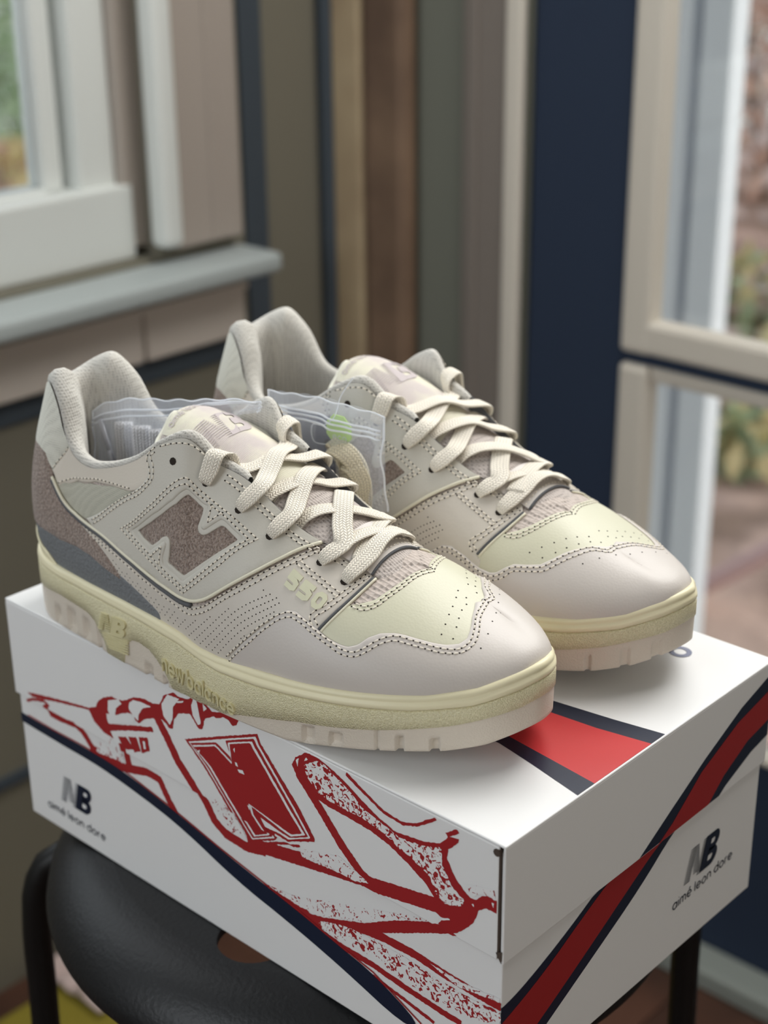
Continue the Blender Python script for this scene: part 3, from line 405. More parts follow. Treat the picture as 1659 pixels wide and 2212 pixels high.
_SV=[(-1.1,0,-.05)]+[(x,r*math.cos(2*math.pi*i/_k)*.42,r*math.sin(2*math.pi*i/_k)*.42) for x,r in ((-.75,.8),(0,1),(.75,.8)) for i in range(_k)]+[(1.1,0,-.05)]
_SF=[(0,1+(i+1)%_k,1+i) for i in range(_k)]+[(1+j*_k+i,1+j*_k+(i+1)%_k,1+(j+1)*_k+(i+1)%_k,1+(j+1)*_k+i) for j in range(2) for i in range(_k)]+[(3*_k+1,1+2*_k+i,1+2*_k+(i+1)%_k) for i in range(_k)]
_SV=np.array(_SV)
class Stitch:
    def __init__(s): s.S=[];s.H=[]
    def line(s,side,uv,off,d=(0,),pitch=3.,sm=True,thread=True,hr=.42):
        L=mmuv(uv); L=smooth_line(L,1.) if sm else resample(L,1.)
        for o in d:
            T=np.gradient(L,axis=0);T/=np.hypot(*T.T)[:,None]+1e-9; Q=L+np.stack([-T[:,1],T[:,0]],1)*o
            Q=Q[(Q[:,0]>=0)&(Q[:,0]<=AM)&(Q[:,1]<=BM)&(Q[:,1]>=0)]
            if len(Q)<3: continue
            X,_=ev(side,Q/[AM,BM],off); l=np.r_[0,np.cumsum(np.linalg.norm(X[1:]-X[:-1],axis=1))]
            n=int(l[-1]/pitch)
            if n<1: continue
            t=np.linspace(pitch/2,l[-1]-pitch/2,n); U=np.stack([np.interp(t,l,Q[:,0]),np.interp(t,l,Q[:,1])],1)
            U2=np.stack([np.interp(t+.4,l,Q[:,0]),np.interp(t+.4,l,Q[:,1])],1)
            X,N=ev(side,U/[AM,BM],off+.12);X2,_=ev(side,U2/[AM,BM],off+.12); TT=X2-X;TT/=np.linalg.norm(TT,axis=1)[:,None]+1e-9; Bn=np.cross(N,TT)
            if thread:
                for x,tt,bb,nn in zip(X,TT,Bn,N): s.S.append((x+_SV[:,:1]*tt*1.0+_SV[:,1:2]*bb+_SV[:,2:3]*nn*.8,_SF))
            th=np.r_[t-pitch/2,t[-1]+pitch/2]; U=np.stack([np.interp(th,l,Q[:,0]),np.interp(th,l,Q[:,1])],1)
            s.dots(side,U/[AM,BM],off+.07,hr)
    def dots(s,side,uv,off,r=.42):
        X,N=ev(side,np.array(uv,float),off)
        for x,n in zip(X,N):
            a=np.cross(n,[0,0,1.]) ;a=a/(np.linalg.norm(a)+1e-9); b=np.cross(n,a)
            V=[x]+[x+(a*math.cos(k*math.pi/4)+b*math.sin(k*math.pi/4))*r+n*.0 for k in range(8)]
            s.H.append((V,[(0,1+k,1+(k+1)%8)[::-1] for k in range(8)]))
# sole outline (mm)
OUT=[(-11,0),(-9.5,-12),(-3,-24),(8,-32),(24,-37),(45,-40.5),(65,-44),(80,-46.5),(110,-51),(140,-54),(170,-56),(195,-56),(220,-53.5),(245,-46.5),(265,-37),(280,-26),(289.5,-13),(294.3,-3),(293.5,5.5),(288.5,15.5),(281,25),(271,34),(259,41.5),(246,46.5),(225,50),(200,50),(170,46.5),(140,41.5),(110,38),(80,37),(50,36.5),(24,35.5),(8,31),(-3,23),(-9.5,12)]
def outline(n=880):
    P=np.array(OUT,float); P=np.vstack([P,P[:1]]); d=np.r_[0,np.cumsum(np.hypot(*(P[1:]-P[:-1]).T))]
    P3=np.vstack([P[-4:-1],P,P[1:4]]); d3=np.r_[d[-4:-1]-d[-1],d,d[-1]+d[1:4]]
    t=np.linspace(0,d[-1],n,endpoint=False); Q=crs(d3,P3,t); T=crs(d3,P3,t+.5)-crs(d3,P3,t-.5); T/=np.hypot(*T.T)[:,None]
    return Q,np.stack([T[:,1],-T[:,0]],1)
OL,ON=outline()
LATI=np.where((OL[:,1]<=0)|(np.arange(len(OL))<440))[0]; LATI=LATI[:470]
def zbot(x): return np.interp(x,[-11,-4,12,192,205,217,245,266,280,289,298],[5,2,0,0,2.2,4.5,8.5,11,14,17.5,22])
def zwhite(x,lat):
    if lat: return np.interp(x,[-11,-2,27,42,52,57,60,64,66,80,82,88,94,102,107,113,118,154,165,179,192,198,237,268,289,297],[17,16,19.5,18.5,17.5,15,11,7,.5,.5,11,16,17,16,13,8,.8,.8,4,7.5,10.5,12,18,24,30,35])
    return np.interp(x,[-11,-2,27,60,110,192,198,237,268,289,297],[17,16,18,12,9,11,12,18,24,30,35])
def zgroove(x): return np.interp(x,[-11,13,54,95,123,140,150,176,212,251,275,289,297],[31,29.5,29,29,27,23,21.5,22.5,26,29.5,33.5,38.5,43])
def wall(x,z,off):
    i=np.arange(60,430); xs=OL[i,0]; k=np.argsort(xs); xx=xs[k]
    y=np.interp(x,xx,OL[i,1][k]); nx=np.interp(x,xx,ON[i,0][k]); ny=np.interp(x,xx,ON[i,1][k]); l=math.hypot(nx,ny)
    return (x+nx/l*off,y+ny/l*off,z)
def sole_parts():
    n=len(OL); x=OL[:,0]; lat=np.array([OL[i,1]<0 for i in range(n)]); zb=zbot(x)
    zl=zwhite(x,True);zm=zwhite(x,False); 
    zw=np.where(lat,zl,zm); zw=np.maximum(zw,zb+.4); zg=zgroove(x); zr=rimz(x)
    def rings(R):
        V=[];F=[]
        for o,z in R: 
            P=OL+ON*(o[:,None] if hasattr(o,'__len__') else o); V.append(np.column_stack([P,z]))
        m=len(R)
        for j in range(m-1):
            for i in range(n):
                k=(i+1)%n; F.append((j*n+i,j*n+k,(j+1)*n+k,(j+1)*n+i))
        return np.vstack(V),F
    # outsole with notches cut in
    fr=[0,.04,.16,.3,.45,.6,.75,.9,1.]; R=[(-30*np.ones(n),zb+0.),(-3*np.ones(n),zb+0.)]
    nl=[(19.5,25.5,.12,.55),(32,38.5,.12,.60),(45,51.5,.10,.65),(57.5,60.5,0,.9),(201.5,208,.1,.78),(215.5,222,.05,.7)]
    wl=[(150,158,0,1),(166,172,0,.7)]
    thin=[(237,238.6,0,1.),(246.5,249.5,0,.62),(260,263.5,0,.5),(97,103,0,.35),(111,114,0,.5),(124,130,0,1),(138,143,0,1)]
    medn=[(200,202,0,.6),(222,224,0,.6),(245,247,0,.6),(262,264.4,0,.7),(276,279,0,.7),(286,289,0,.6)]
    for f in fr:
        z=zb+(zw-zb)*f; o=-.9*np.ones(n) if f==0 else np.full(n,-.35 if f<.1 else -.1-.25*(1-f))
        for a,b,c0,c1 in nl+thin: o=np.where(lat&(x>a)&(x<b)&(f>=c0)&(f<=c1),o-(2.2 if b-a>2 else 1.3),o)
        for a,b,c0,c1 in medn: o=np.where(~lat&(x>a)&(x<b)&(f<=c1),o-1.6,o)
        R.append((o,z))
    out=rings(R)
    band=rings([(-.1*np.ones(n),zw),(.45,zw+.25*np.minimum(1,zg-zw)),(.5,zw+(zg-zw)*.5),(.45,zg-.9),(.2,zg-.35),(-.9,zg)])
    dbl=np.clip((x-140)/12,0,1); hh=zr-zg
    rim=rings([(-.9,zg),(.1,zg+.35),(.55,zg+.22*hh),(.45-.1*dbl,zg+.45*hh),(.25-.75*dbl,zg+.55*hh),(.2-.9*dbl,zg+.66*hh),(.1-.5*dbl,zg+.8*hh),(-.8-.6*dbl,zr-.3),(-2.2,zr+.25),(-3.8,zr-.3),(-5.5,zr-4)])
    return out,band,rim
T_X=[70,74,84,100,118,135,150,172,199,225,240]
def tongue_pt(x,q,d=0.):
    zc=float(crs([80,85,92,104,120,145,172,195,206,214,221,228,246],[117,121,122.5,121,116,106.5,94.5,85.6,81,77.2,73.2,68,60],x)[0])
    w=float(np.interp(x,[80,81.5,84,88,94,110,140,170,200,225,242],[9,14,18,21.5,24,25.5,24.5,22,18.5,15,13]))
    drop=float(np.interp(x,[80,100,130,170,242],[15,13,11,8,3]))
    a=abs(q)**2.2
    y=w*q; z=zc-drop*a
    sl=-2*drop*abs(q)**1.2*1.1*(1 if q>0 else -1)/w
    return np.array([x, y+ (-sl)*d/math.hypot(1,sl) , z+d/math.hypot(1,sl)])
def ribbon(P,N,w=7.2,t=1.6,uo=0.,tw=None):
    """flat woven lace along P (mm) with face normals N, uv in metres-free units"""
    P=np.asarray(P,float);N=np.asarray(N,float)
    d=np.r_[0,np.cumsum(np.linalg.norm(P[1:]-P[:-1],axis=1))]; s=np.linspace(0,d[-1],max(6,int(d[-1]/1.6)))
    Q=crs(d,P,s); M=crs(d,N,s); W=np.interp(s,d,tw) if tw is not None else np.full(len(s),w)
    T=np.gradient(Q,axis=0);T/=np.linalg.norm(T,axis=1)[:,None]
    M=M-np.sum(M*T,1)[:,None]*T; M/=np.linalg.norm(M,axis=1)[:,None]; B=np.cross(M,T)
    prof=[(-.5,0),(-.47,.32),(-.36,.5),(-.12,.56),(.12,.56),(.36,.5),(.47,.32),(.5,0),(.36,-.5),(-.36,-.5)]
    V=[];UV=[]
    for i in range(len(Q)):
        for a,b in prof: V.append(Q[i]+B[i]*a*W[i]+M[i]*b*t); UV.append((s[i]+uo,a+.5))
    k=len(prof);F=[]
    for i in range(len(Q)-1):
        for j in range(k): F.append((i*k+j,(i+1)*k+j,(i+1)*k+(j+1)%k,i*k+(j+1)%k))
    F.append(tuple(range(k)));F.append(tuple((len(Q)-1)*k+j for j in range(k))[::-1])
    return np.array(V),F,UV
def ribbon_obj(name,rb,mir,m,parent,scale=.001):
    V,F,UV=rb; V=V*scale
    if mir: V=V*[1,-1,1];F=[f[::-1] for f in F]
    me=mesh(V,F,name); ul=me.uv_layers.new(name='UVMap'); arr=np.array([UV[l.vertex_index] for l in me.loops],'f').ravel(); ul.data.foreach_set('uv',arr)
    return obj(name,me,m,parent,smooth=True)
# materials
M_leather=mat('saddle_leather',(200,196,186),.48,('grain',900,.10,.0006),.35)
M_collar=mat('collar_leather',(214,206,194),.45,('grain',900,.08,.0006),.35)
M_quarter=mat('quarter_leather',(207,200,190),.46,('noise',120,.10,.004),.38)
M_cap=mat('toe_leather',(204,197,191),.42,('grain',800,.08,.0005),.38)
M_vamp=mat('vamp_leather',(206,204,181),.42,('grain',800,.08,.0005),.38)
M_suede=mat('hairy_suede',(184,166,155),.95,('noise',900,1.,.003),.1,col2=(142,124,114),nscale=900,sheen=.3)
M_tpu=mat('grey_heel_suede',(118,121,124),.75,('noise',600,.9,.0012),.3)
M_meshw=mat('window_mesh',(186,184,170),.7,('mesh',1100,.5,.0006),.3)
M_meshh=mat('heel_mesh',(214,213,202),.7,('mesh',900,.35,.0006),.3)
M_lin=mat('lining_mesh',(200,197,190),.75,('mesh',750,.6,.0008),.25)
M_tmesh=mat('toe_mesh',(200,188,180),.7,('mesh',420,1.,.0014),.25)
M_tongue=mat('tongue_mesh',(196,186,180),.75,('mesh',650,.8,.001),.25)
M_label=mat('tongue_label_weave',(226,222,202),.6,('wave',400,.5,.0006),.3,col2=(206,196,192),nscale=42)
M_ink=mat('label_ink',(184,174,174),.6)
M_tborder=mat('tongue_border',(222,220,205),.6,None,.3)
M_cream=mat('cream_trim',(226,221,200),.5,None,.4)
M_darkedge=mat('dark_raw_edge',(96,97,100),.85,('noise',900,.6,.0006),.2)
M_thread=mat('thread',(232,224,210),.6,None,.3)
M_hole=mat('punched_hole',(52,46,42),.9,None,.1)
M_lace=mat('woven_lace',(255,247,232),.8,('braid',2.1,.7,.0009),.2)
M_slack=mat('spare_lace_white',(236,236,240),.8,('braid',2.1,.9,.0009),.2)
M_cream2=mat('spare_lace_cream',(244,234,208),.8,('braid',2.1,.9,.0009),.2)
M_rim=mat('midsole_rim',(234,226,192),.42,('noise',500,.06,.0006),.4)
M_band=mat('midsole_textured',(216,208,168),.32,('grain',1700,.8,.0005),.6,col2=(232,225,190),nscale=1300)
M_out=mat('outsole_rubber',(216,206,192),.5,('grain',1100,.35,.0004),.4)
M_550=mat('raised_badge',(214,213,186),.35,None,.45)
M_emb=mat('embossed_mark',(214,206,164),.38,None,.5)
M_insole=mat('insole_cloth',(120,110,100),.9)
RS=.951
SEATR=.18;HX,HY=.035,-.117;LEGA=[219,50,130,310]
BH=.1359
# ================================================================ room, stool, outside
M_wall=mat('olive_grey_paint',(118,114,101),.85,('noise',40,.08,.001),.2)
M_wall2=mat('pale_wall_paint',(216,212,204),.85)
M_trimw=mat('white_trim_paint',(212,215,211),.5,('noise',30,.06,.001),.4)
M_casing=mat('warm_trim_paint',(164,154,145),.55,('noise',30,.06,.001),.35)

M_blueg=mat('blue_grey_paint',(66,74,82),.6,None,.3)
M_tan=mat('tan_timber',(124,101,82),.7,('wave',9,.2,.002),.3,col2=(94,75,62),nscale=7)
M_greeng=mat('grey_green_paint',(112,114,104),.8,None,.2)
M_door=mat('navy_paint',(46,56,74),.7,('noise',60,.05,.001),.12)
M_bead=mat('cream_bead_paint',(205,198,186),.5,None,.35)
M_floor=mat('brown_floorboard',(92,62,48),.5,('wave',14,.15,.001),.35,col2=(66,44,34),nscale=5)
M_black=mat('black_powder_coat',(20,21,24),.44,('noise',420,.35,.0008),.42)
M_blackt=mat('black_tube',(10,10,11),.45,None,.4)
def S_(o): o['kind']='structure'; return o
floor=S_(bx('floor',(-3,-2.5,-.02),(2.5,.93,-.006),M_floor))
rg=random.Random(4)
pm=MB().box((0,0,-.012),(.118,2.6,0)).mesh('plank')
for i in range(26):
    o=obj('plank',pm,M_floor,floor); o.location=(-1.0+i*.12,-1.7+(i%3)*.02,rg.uniform(-.0006,.0006))
X_=-.97
wl=S_(obj('wall_left',MB().box((-1.10,.63,0),(X_,.93,2.5)).box((-1.10,-2.2,0),(X_,.63,Z0-.03)).box((-1.10,-2.2,Z0+1.3),(X_,.63,2.5)).box((-1.10,-2.2,Z0-.03),(X_,-.62,Z0+1.3)).mesh(),M_wall))
w1=S_(empty('window_1',(X_,0,Z0)))
def wb(n,a,b,m,bev=.003): return bx(n,a,b,m,w1,bev)
# local to window_1: x from the wall face, z from the lid level
wb('glazed_sash',(-.075,.523,.03),(-.045,.546,1.2),M_trimw); wb('sash_rail',(-.075,-.5,.02),(-.045,.546,.052),M_trimw); wb('sash_stile',(-.075,-.55,.03),(-.045,-.52,1.2),M_trimw)
wb('side_jamb',(-.10,.556,-.02),(-.03,.602,1.25),M_trimw); wb('stop_bead',(-.06,.602,-.02),(-.018,.646,1.25),M_casing)
wb('inner_ledge',(-.10,-.6,-.03),(-.016,.612,.048),M_trimw)
wb('casing',(0,.640,-.022),(.018,.735,1.3),M_casing); wb('casing_bead',(0,.617,-.018),(.026,.645,1.3),M_trimw,.008); wb('casing_groove',(.018,.69,-.02),(.0195,.70,1.3),M_casing,.001)
wb('sill',(-.02,-.75,-.058),(.066,.748,-.036),mat('sill_paint',(166,173,172),.5),.006)
M_apr=mat('apron_paint',(214,204,194),.6)
wb('apron',(0,-.7,-.135),(.016,.588,-.058),M_apr); wb('apron',(0,.592,-.135),(.016,.735,-.058),M_apr); wb('apron_lip',(0,-.7,-.082),(.022,.735,-.074),M_apr,.002)
def glassmat():
    m=bpy.data.materials.new('window_glass'); m.use_nodes=True; t=m.node_tree; t.nodes.clear()
    o=t.nodes.new('ShaderNodeOutputMaterial'); a=t.nodes.new('ShaderNodeBsdfTransparent'); g=t.nodes.new('ShaderNodeBsdfGlossy'); g.inputs['Roughness'].default_value=.02
    f=t.nodes.new('ShaderNodeFresnel'); f.inputs['IOR'].default_value=1.45; x=t.nodes.new('ShaderNodeMixShader'); a.inputs['Color'].default_value=(.95,.97,.97,1)
    t.links.new(f.outputs[0],x.inputs[0]); t.links.new(a.outputs[0],x.inputs[1]); t.links.new(g.outputs[0],x.inputs[2]); t.links.new(x.outputs[0],o.inputs[0]); return m
M_glass=glassmat()
wb('pane',(-.062,-.52,.05),(-.058,.525,1.2),M_glass,0)
S_(bx('trim_1',(X_,.752,Z0-.145),(X_+.004,.785,2.5),M_blueg)); S_(bx('trim_2',(X_,-.9,Z0-.163),(X_+.004,.785,Z0-.137),M_blueg)); S_(bx('trim_3',(X_,-.9,Z0-.565),(X_+.006,.90,Z0-.553),M_blueg))
S_(bx('trim_4',(X_,.868,0),(X_+.022,.90,2.5),M_blueg,bevel=.008))
Y_=.90
wr=S_(obj('wall_right',MB().box((-1.10,Y_,0),(-.690,1.0,2.5)).box((.24,Y_,0),(1.6,1.0,2.5)).box((-.69,Y_,1.98),(.24,1.0,2.5)).mesh(),M_greeng))
S_(bx('trim_5',(-.906,.874,0),(-.838,.90,2.5),M_tan,bevel=.012)); S_(bx('trim_10',(-.951,.874,0),(-.904,.90,2.5),mat('pale_timber',(190,172,140),.7,col2=(160,140,112),nscale=5),bevel=.006))
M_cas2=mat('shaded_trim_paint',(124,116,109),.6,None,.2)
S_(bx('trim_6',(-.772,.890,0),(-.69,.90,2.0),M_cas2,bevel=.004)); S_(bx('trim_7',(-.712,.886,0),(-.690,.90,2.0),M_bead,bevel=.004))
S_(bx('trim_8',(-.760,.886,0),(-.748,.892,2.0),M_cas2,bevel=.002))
d1=S_(empty('door_1',(-.687,Y_,0)))
def db(n,a,b,m,bev=.003): return bx(n,(a[0]+.687,a[1]-Y_,a[2]),(b[0]+.687,b[1]-Y_,b[2]),m,d1,bev)
zr_=Z0-.121
for a,b in (((-.687,.905,.01),(-.563,.945,1.97)),((.10,.905,.01),(.235,.945,1.97)),((-.563,.905,.01),(.10,.945,Z0-.535)),((-.563,.905,1.85),(.10,.945,1.97)),((-.563,.905,zr_-.006),(.10,.945,zr_+.006)),((-.563,.905,Z0+.40),(.10,.945,Z0+.42)),((-.25,.905,Z0-.535),(-.225,.945,1.85))): db('rail',a,b,M_door,.002)
def pane(x0,x1,z0,z1):
    w=.036
    db('glazing_bead',(x0,.898,z0),(x0+w,.925,z1),M_bead,.006);db('glazing_bead',(x1-w,.898,z0),(x1,.925,z1),M_bead,.006)
    db('glazing_bead',(x0+.002,.8988,z0+.0006),(x1-.002,.9245,z0+(w if z0>Z0-.3 else .012)),M_bead,.006);db('glazing_bead',(x0+.002,.908,z1-w*.5),(x1-.002,.925,z1),M_bead,.004)
    db('pane',(x0+.01,.926,z0+.005),(x1-.01,.930,z1-.005),M_glass,0)
for x0,x1 in ((-.563,-.25),(-.225,.10)):
    pane(x0,x1,Z0-.535,zr_-.006); pane(x0,x1,zr_+.006,Z0+.40); pane(x0,x1,Z0+.42,1.85)
S_(bx('trim_9',(-.69,.86,0),(.24,.905,.026),mat('grey_threshold',(140,146,140),.5),bevel=.004))
S_(bx('ceiling',(-1.1,-2.5,2.5),(2.5,1.0,2.55),M_trimw)); S_(bx('wall_back',(-1.1,-2.6,0),(2.5,-2.5,2.5),M_wall2)); S_(bx('wall_far_right',(2.5,-2.5,0),(2.6,1.0,2.5),M_wall2)); S_(bx('wall_right_end',(1.6,.9,0),(2.5,1.0,2.5),M_wall2))
# outside
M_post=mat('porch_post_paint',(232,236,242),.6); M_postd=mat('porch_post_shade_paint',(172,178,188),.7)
pp=empty('porch_post',(-1.03,1.6,-.35)); tag(pp,'pale grey ribbed porch post outside the glazed door','post')
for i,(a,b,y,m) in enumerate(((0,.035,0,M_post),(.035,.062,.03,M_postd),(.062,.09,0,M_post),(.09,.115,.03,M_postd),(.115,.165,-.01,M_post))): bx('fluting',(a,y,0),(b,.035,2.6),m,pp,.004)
M_soil=mat('leaf_litter_soil',(200,172,160),.95,('noise',6,.8,.05),.1,col2=(142,120,108),nscale=3.2)
M_lawn=mat('pale_lawn',(214,218,208),.95,('noise',20,.5,.02),.1,col2=(232,230,226),nscale=.8)
S_(bx('ground',(-4.2,1.3,-.45),(6,16,-.35),M_soil)); S_(bx('ground_side',(-4.2,-6,-.45),(-1.2,1.3,-.35),M_lawn)); S_(bx('ground_west',(-24,-6,-.45),(-4.2,16,-.352),M_lawn))
LM=[mat('leaf_green',(176,194,158),.7),mat('leaf_yellow',(224,208,158),.7),mat('leaf_rust',(222,186,168),.7),mat('leaf_olive',(196,192,162),.7),mat('leaf_pink_brown',(214,194,188),.7)]
def shrub(name,loc,r,h,cols,n,label,seed):
    g=random.Random(seed); root=empty(name,loc); tag(root,label,'shrub','autumn shrubs in the garden')
    for ci in cols:
        mb=MB()
        for _ in range(n):
            a=g.uniform(0,6.28);q=g.random()**.5; rr=r*q; z=h*(.08+.92*g.random())*(1-.45*q)
            c=Vector((rr*math.cos(a),rr*math.sin(a),z)); s=g.uniform(.03,.075); u=Vector((g.gauss(0,1),g.gauss(0,1),g.gauss(0,1))).normalized(); v=u.orthogonal().normalized()
            mb.add([c-u*s,c+v*s*.5,c+u*s,c-v*s*.5],[(0,1,2,3)])
        tag(obj('foliage',mb.mesh(),LM[ci],root),kind='stuff')
    b=MB()
    for k in range(7):
        a=g.uniform(0,6.28); b.tube([(0,0,0),(r*.3*math.cos(a),r*.3*math.sin(a),h*.45),(r*.6*math.cos(a),r*.6*math.sin(a),h*.8)],[.014,.01,.005],5)
    obj('branches',b.mesh(),M_tan,root)
shrub('shrub',(-2.15,4.15,-.35),.30,.34,(0,1,4),170,'green and yellow shrub seen beside the porch post',1)
shrub('shrub',(-3.3,6.1,-.35),1.0,1.5,(2,4),520,'tall rust and pink-brown shrub at the back of the garden',2)
shrub('shrub',(-1.62,3.12,-.35),.17,.20,(0,1),90,'small yellow-leaved shrub nearest the glazed door',3)
shrub('shrub',(-4.4,7.9,-.35),1.1,2.2,(3,4),520,'tall olive shrub beside the rust one at the back of the garden',4)
shrub('shrub',(-1.35,5.2,-.35),.7,.6,(2,3),320,'low rust and olive shrub to the right of the green one',5)
o=obj('fallen_branch',MB().tube([(-1.30,2.30,-.33),(-1.12,2.36,-.18),(-.86,2.42,.02)],.022,8).mesh(),mat('pale_pink_bark',(214,182,178),.8)); tag(o,'thick pale pink branch leaning in the garden outside the lower door pane','branch')
shrub('shrub',(-7.2,4.75,-.35),.55,1.0,(0,0),420,'bright green shrub outside the left window',7)
shrub('shrub',(-5.6,3.62,-.35),.32,.42,(2,1),220,'orange shrub in front of the green one outside the left window',8)
# stool
st=empty('stool',(-.20,.125,0)); tag(st,'black round metal stool with a finger hole in the seat and bent tube legs','stool')
R=SEATR; seat_z=Z0-BH; n=96
prof=[(R*.79,-.0002),(R*.84,-.0016),(R*.90,-.006),(R*.955,-.014),(R*.99,-.024),(R,-.032),(R*.995,-.035),(R*.97,-.034),(R*.93,-.022),(R*.80,-.006),(R*.5,-.006),(.001,-.006)]
V=[];F=[]
for r,z in prof:
    for k in range(n): q=2*math.pi*k/n; V.append((r*math.cos(q),r*math.sin(q),seat_z+z))
for j in range(8):
    for k in range(n): F.append((j*n+k,(j+1)*n+k,(j+1)*n+(k+1)%n,j*n+(k+1)%n))
hole=[(HX+.019*math.cos(2*math.pi*k/32),HY+.019*math.sin(2*math.pi*k/32)) for k in range(32)]
ringp=[(V[k][0],V[k][1]) for k in range(n)]
mb=MB().add(V[:9*n],F)
for zz,flip in ((seat_z-.0002,False),(seat_z-.0050,True)):
    res=delaunay_2d_cdt([Vector(p) for p in ringp+hole],[(k,(k+1)%n) for k in range(n)]+[(n+k,n+(k+1)%32) for k in range(32)],[],0,1e-7)
    P2=[(v.x,v.y) for v in res[0]]; FF=[]
    for f in res[2]:
        cx=sum(P2[i][0] for i in f)/len(f)-HX; cy=sum(P2[i][1] for i in f)/len(f)-HY
        if math.hypot(cx,cy)>.0188: FF.append(tuple(f[::-1]) if flip else tuple(f))
    mb.add([(p[0],p[1],zz) for p in P2],FF)
mb.add([(x,y,seat_z-.0002) for x,y in hole]+[(x,y,seat_z-.005) for x,y in hole],[(k,(k+1)%32,32+(k+1)%32,32+k) for k in range(32)])
so=obj('seat',mb.mesh(),M_black,st,smooth=True); so.modifiers.new('edge','EDGE_SPLIT').split_angle=math.radians(50)
for i,a0 in enumerate(LEGA):
    a=math.radians(a0); c,s=math.cos(a),math.sin(a); L=[]
    for r,z in ((.05,seat_z-.030),(R*.85,seat_z-.030),(R*.96,seat_z-.032),(R*1.03,seat_z-.040),(R*1.073,seat_z-.056),(R*1.092,seat_z-.082),(R*1.098,seat_z-.13),(R*1.13,.3),(R*1.2,.004)): L.append((r*c,r*s,z))
    obj('leg',MB().tube(smooth3(L,7),.0088,12).mesh(),M_blackt,st,smooth=True)
obj('foot_ring',MB().tube([(R*1.145*math.cos(t),R*1.145*math.sin(t),.22) for t in np.linspace(0,2*math.pi,49)],.006,8).mesh(),M_blackt,st,smooth=True)
rt=empty('mat',(-.775,.33,0)); rt.name='floor_mat'; tag(rt,'mustard yellow mat lying on the floor left of the stool','mat')
bx('fabric',(-.15,-.25,0),(.20,.10,.008),mat('mustard_fabric',(136,124,50),.9,('noise',60,.4,.003),.1),rt,.004)
b=MB();g=random.Random(5)
cl=[];nx,ny=22,16
for i in range(nx):
    for j in range(ny): cl.append((i*.0055-.06,j*.0075-.05,.012+.05*max(0,math.sin(i*.5+j*.3))*math.sin(math.pi*i/(nx-1))*math.sin(math.pi*j/(ny-1))+.02*math.sin(i*1.1-j*.7)*math.sin(math.pi*i/(nx-1))*math.sin(math.pi*j/(ny-1))+.008))
cf=[(i*ny+j,(i+1)*ny+j,(i+1)*ny+j+1,i*ny+j+1) for i in range(nx-1) for j in range(ny-1)]
o=obj('crumpled_cloth',mesh(cl,cf),mat('pale_pink_cloth',(196,176,170),.9),smooth=True); o.location=(-.895,.42,0); sd=o.modifiers.new('solid','SOLIDIFY'); sd.thickness=.004; tag(o,'pale pink crumpled cloth on the floor behind the stool leg','cloth')
# ================================================================ shoe box
BL,BW,BH,LH=.345,.2128,.1359,.058
M_card=mat('white_card',(232,232,232),.38,('noise',300,.04,.0004),.5)
M_cardin=mat('raw_card_edge',(74,62,54),.9)
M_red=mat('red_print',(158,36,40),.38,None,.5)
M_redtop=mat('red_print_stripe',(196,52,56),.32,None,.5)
M_navy=mat('navy_print',(22,32,54),.36,None,.5)
M_grey=mat('grey_print',(120,124,146),.4,None,.5)
def speckmat(name,thr,scale,keep_white=True):
    m=bpy.data.materials.new(name); m.use_nodes=True; t=m.node_tree; b=t.nodes['Principled BSDF']; b.inputs['Roughness'].default_value=.38
    tc=t.nodes.new('ShaderNodeTexCoord'); n=t.nodes.new('ShaderNodeTexNoise'); n.inputs['Scale'].default_value=scale; n.inputs['Detail'].default_value=1.5; n.inputs['Distortion'].default_value=1.2
    r=t.nodes.new('ShaderNodeMath'); r.operation='GREATER_THAN'; r.inputs[1].default_value=thr
    x=t.nodes.new('ShaderNodeMix'); x.data_type='RGBA'; x.inputs[6].default_value=lin((232,232,232)); x.inputs[7].default_value=lin((158,36,40))
    t.links.new(tc.outputs['Object'],n.inputs['Vector']); t.links.new(n.outputs['Fac'],r.inputs[0]); t.links.new(r.outputs[0],x.inputs[0]); t.links.new(x.outputs[2],b.inputs['Base Color']); return m
M_speck=speckmat('flecked_print',.555,390); M_dots=speckmat('dotted_print',.615,460)
box=empty('shoe_box',(0,0,Z0-BH)); tag(box,'white cardboard shoe box with red sneaker drawing and navy stripes, standing on the black stool','box')
e=.0016
b=MB().box((-BL+e,e,0),(-e,BW-e,BH-.004)); body=obj('body',b.mesh(),M_card,box,bevel=.0008)
# the lid: top with rolled front edge, four hanging flanges, open corner slots
lid=MB(); zt=BH; zl=BH-LH; th=.0014
lid.box((-BL,0,zt-th),(0,BW,zt)); 
lido=obj('lid',lid.mesh(),M_card,box,bevel=.0012,seg=3)
fl=MB().box((-BL,0,zl),(-.0035,th,zt-.0015)); obj('lid_flap',fl.mesh(),M_card,lido,bevel=.0009,seg=3)
fl=MB().box((-th,.0,zl-.001),(0,BW,zt-.0008)); obj('lid_flap',fl.mesh(),M_card,lido,bevel=.0009,seg=3)
fl=MB().box((-BL,.0,zl),(-BL+th,BW,zt-.0015)); obj('lid_flap',fl.mesh(),M_card,lido,bevel=.0009,seg=3)
fl=MB().box((-BL,BW-th,zl),(0,BW,zt-.0015)); obj('lid_flap',fl.mesh(),M_card,lido,bevel=.0009,seg=3)
b=MB(); b.tube([(-.0036,.0012,zl+.001),(-.0036,.0012,zt-.003)],.0009,6); b.tube([(-.0044,-.0004,zt-.0044),(-.0044,.004,zt-.0044)],.0018,10); b.add([(-.004,-.0002,zl+.004),(-.0005,-.0004,zl+.006),(-.0008,-.0004,zl-.0005)],[(0,1,2)]); obj('corner_slot',b.mesh(),M_cardin,lido)
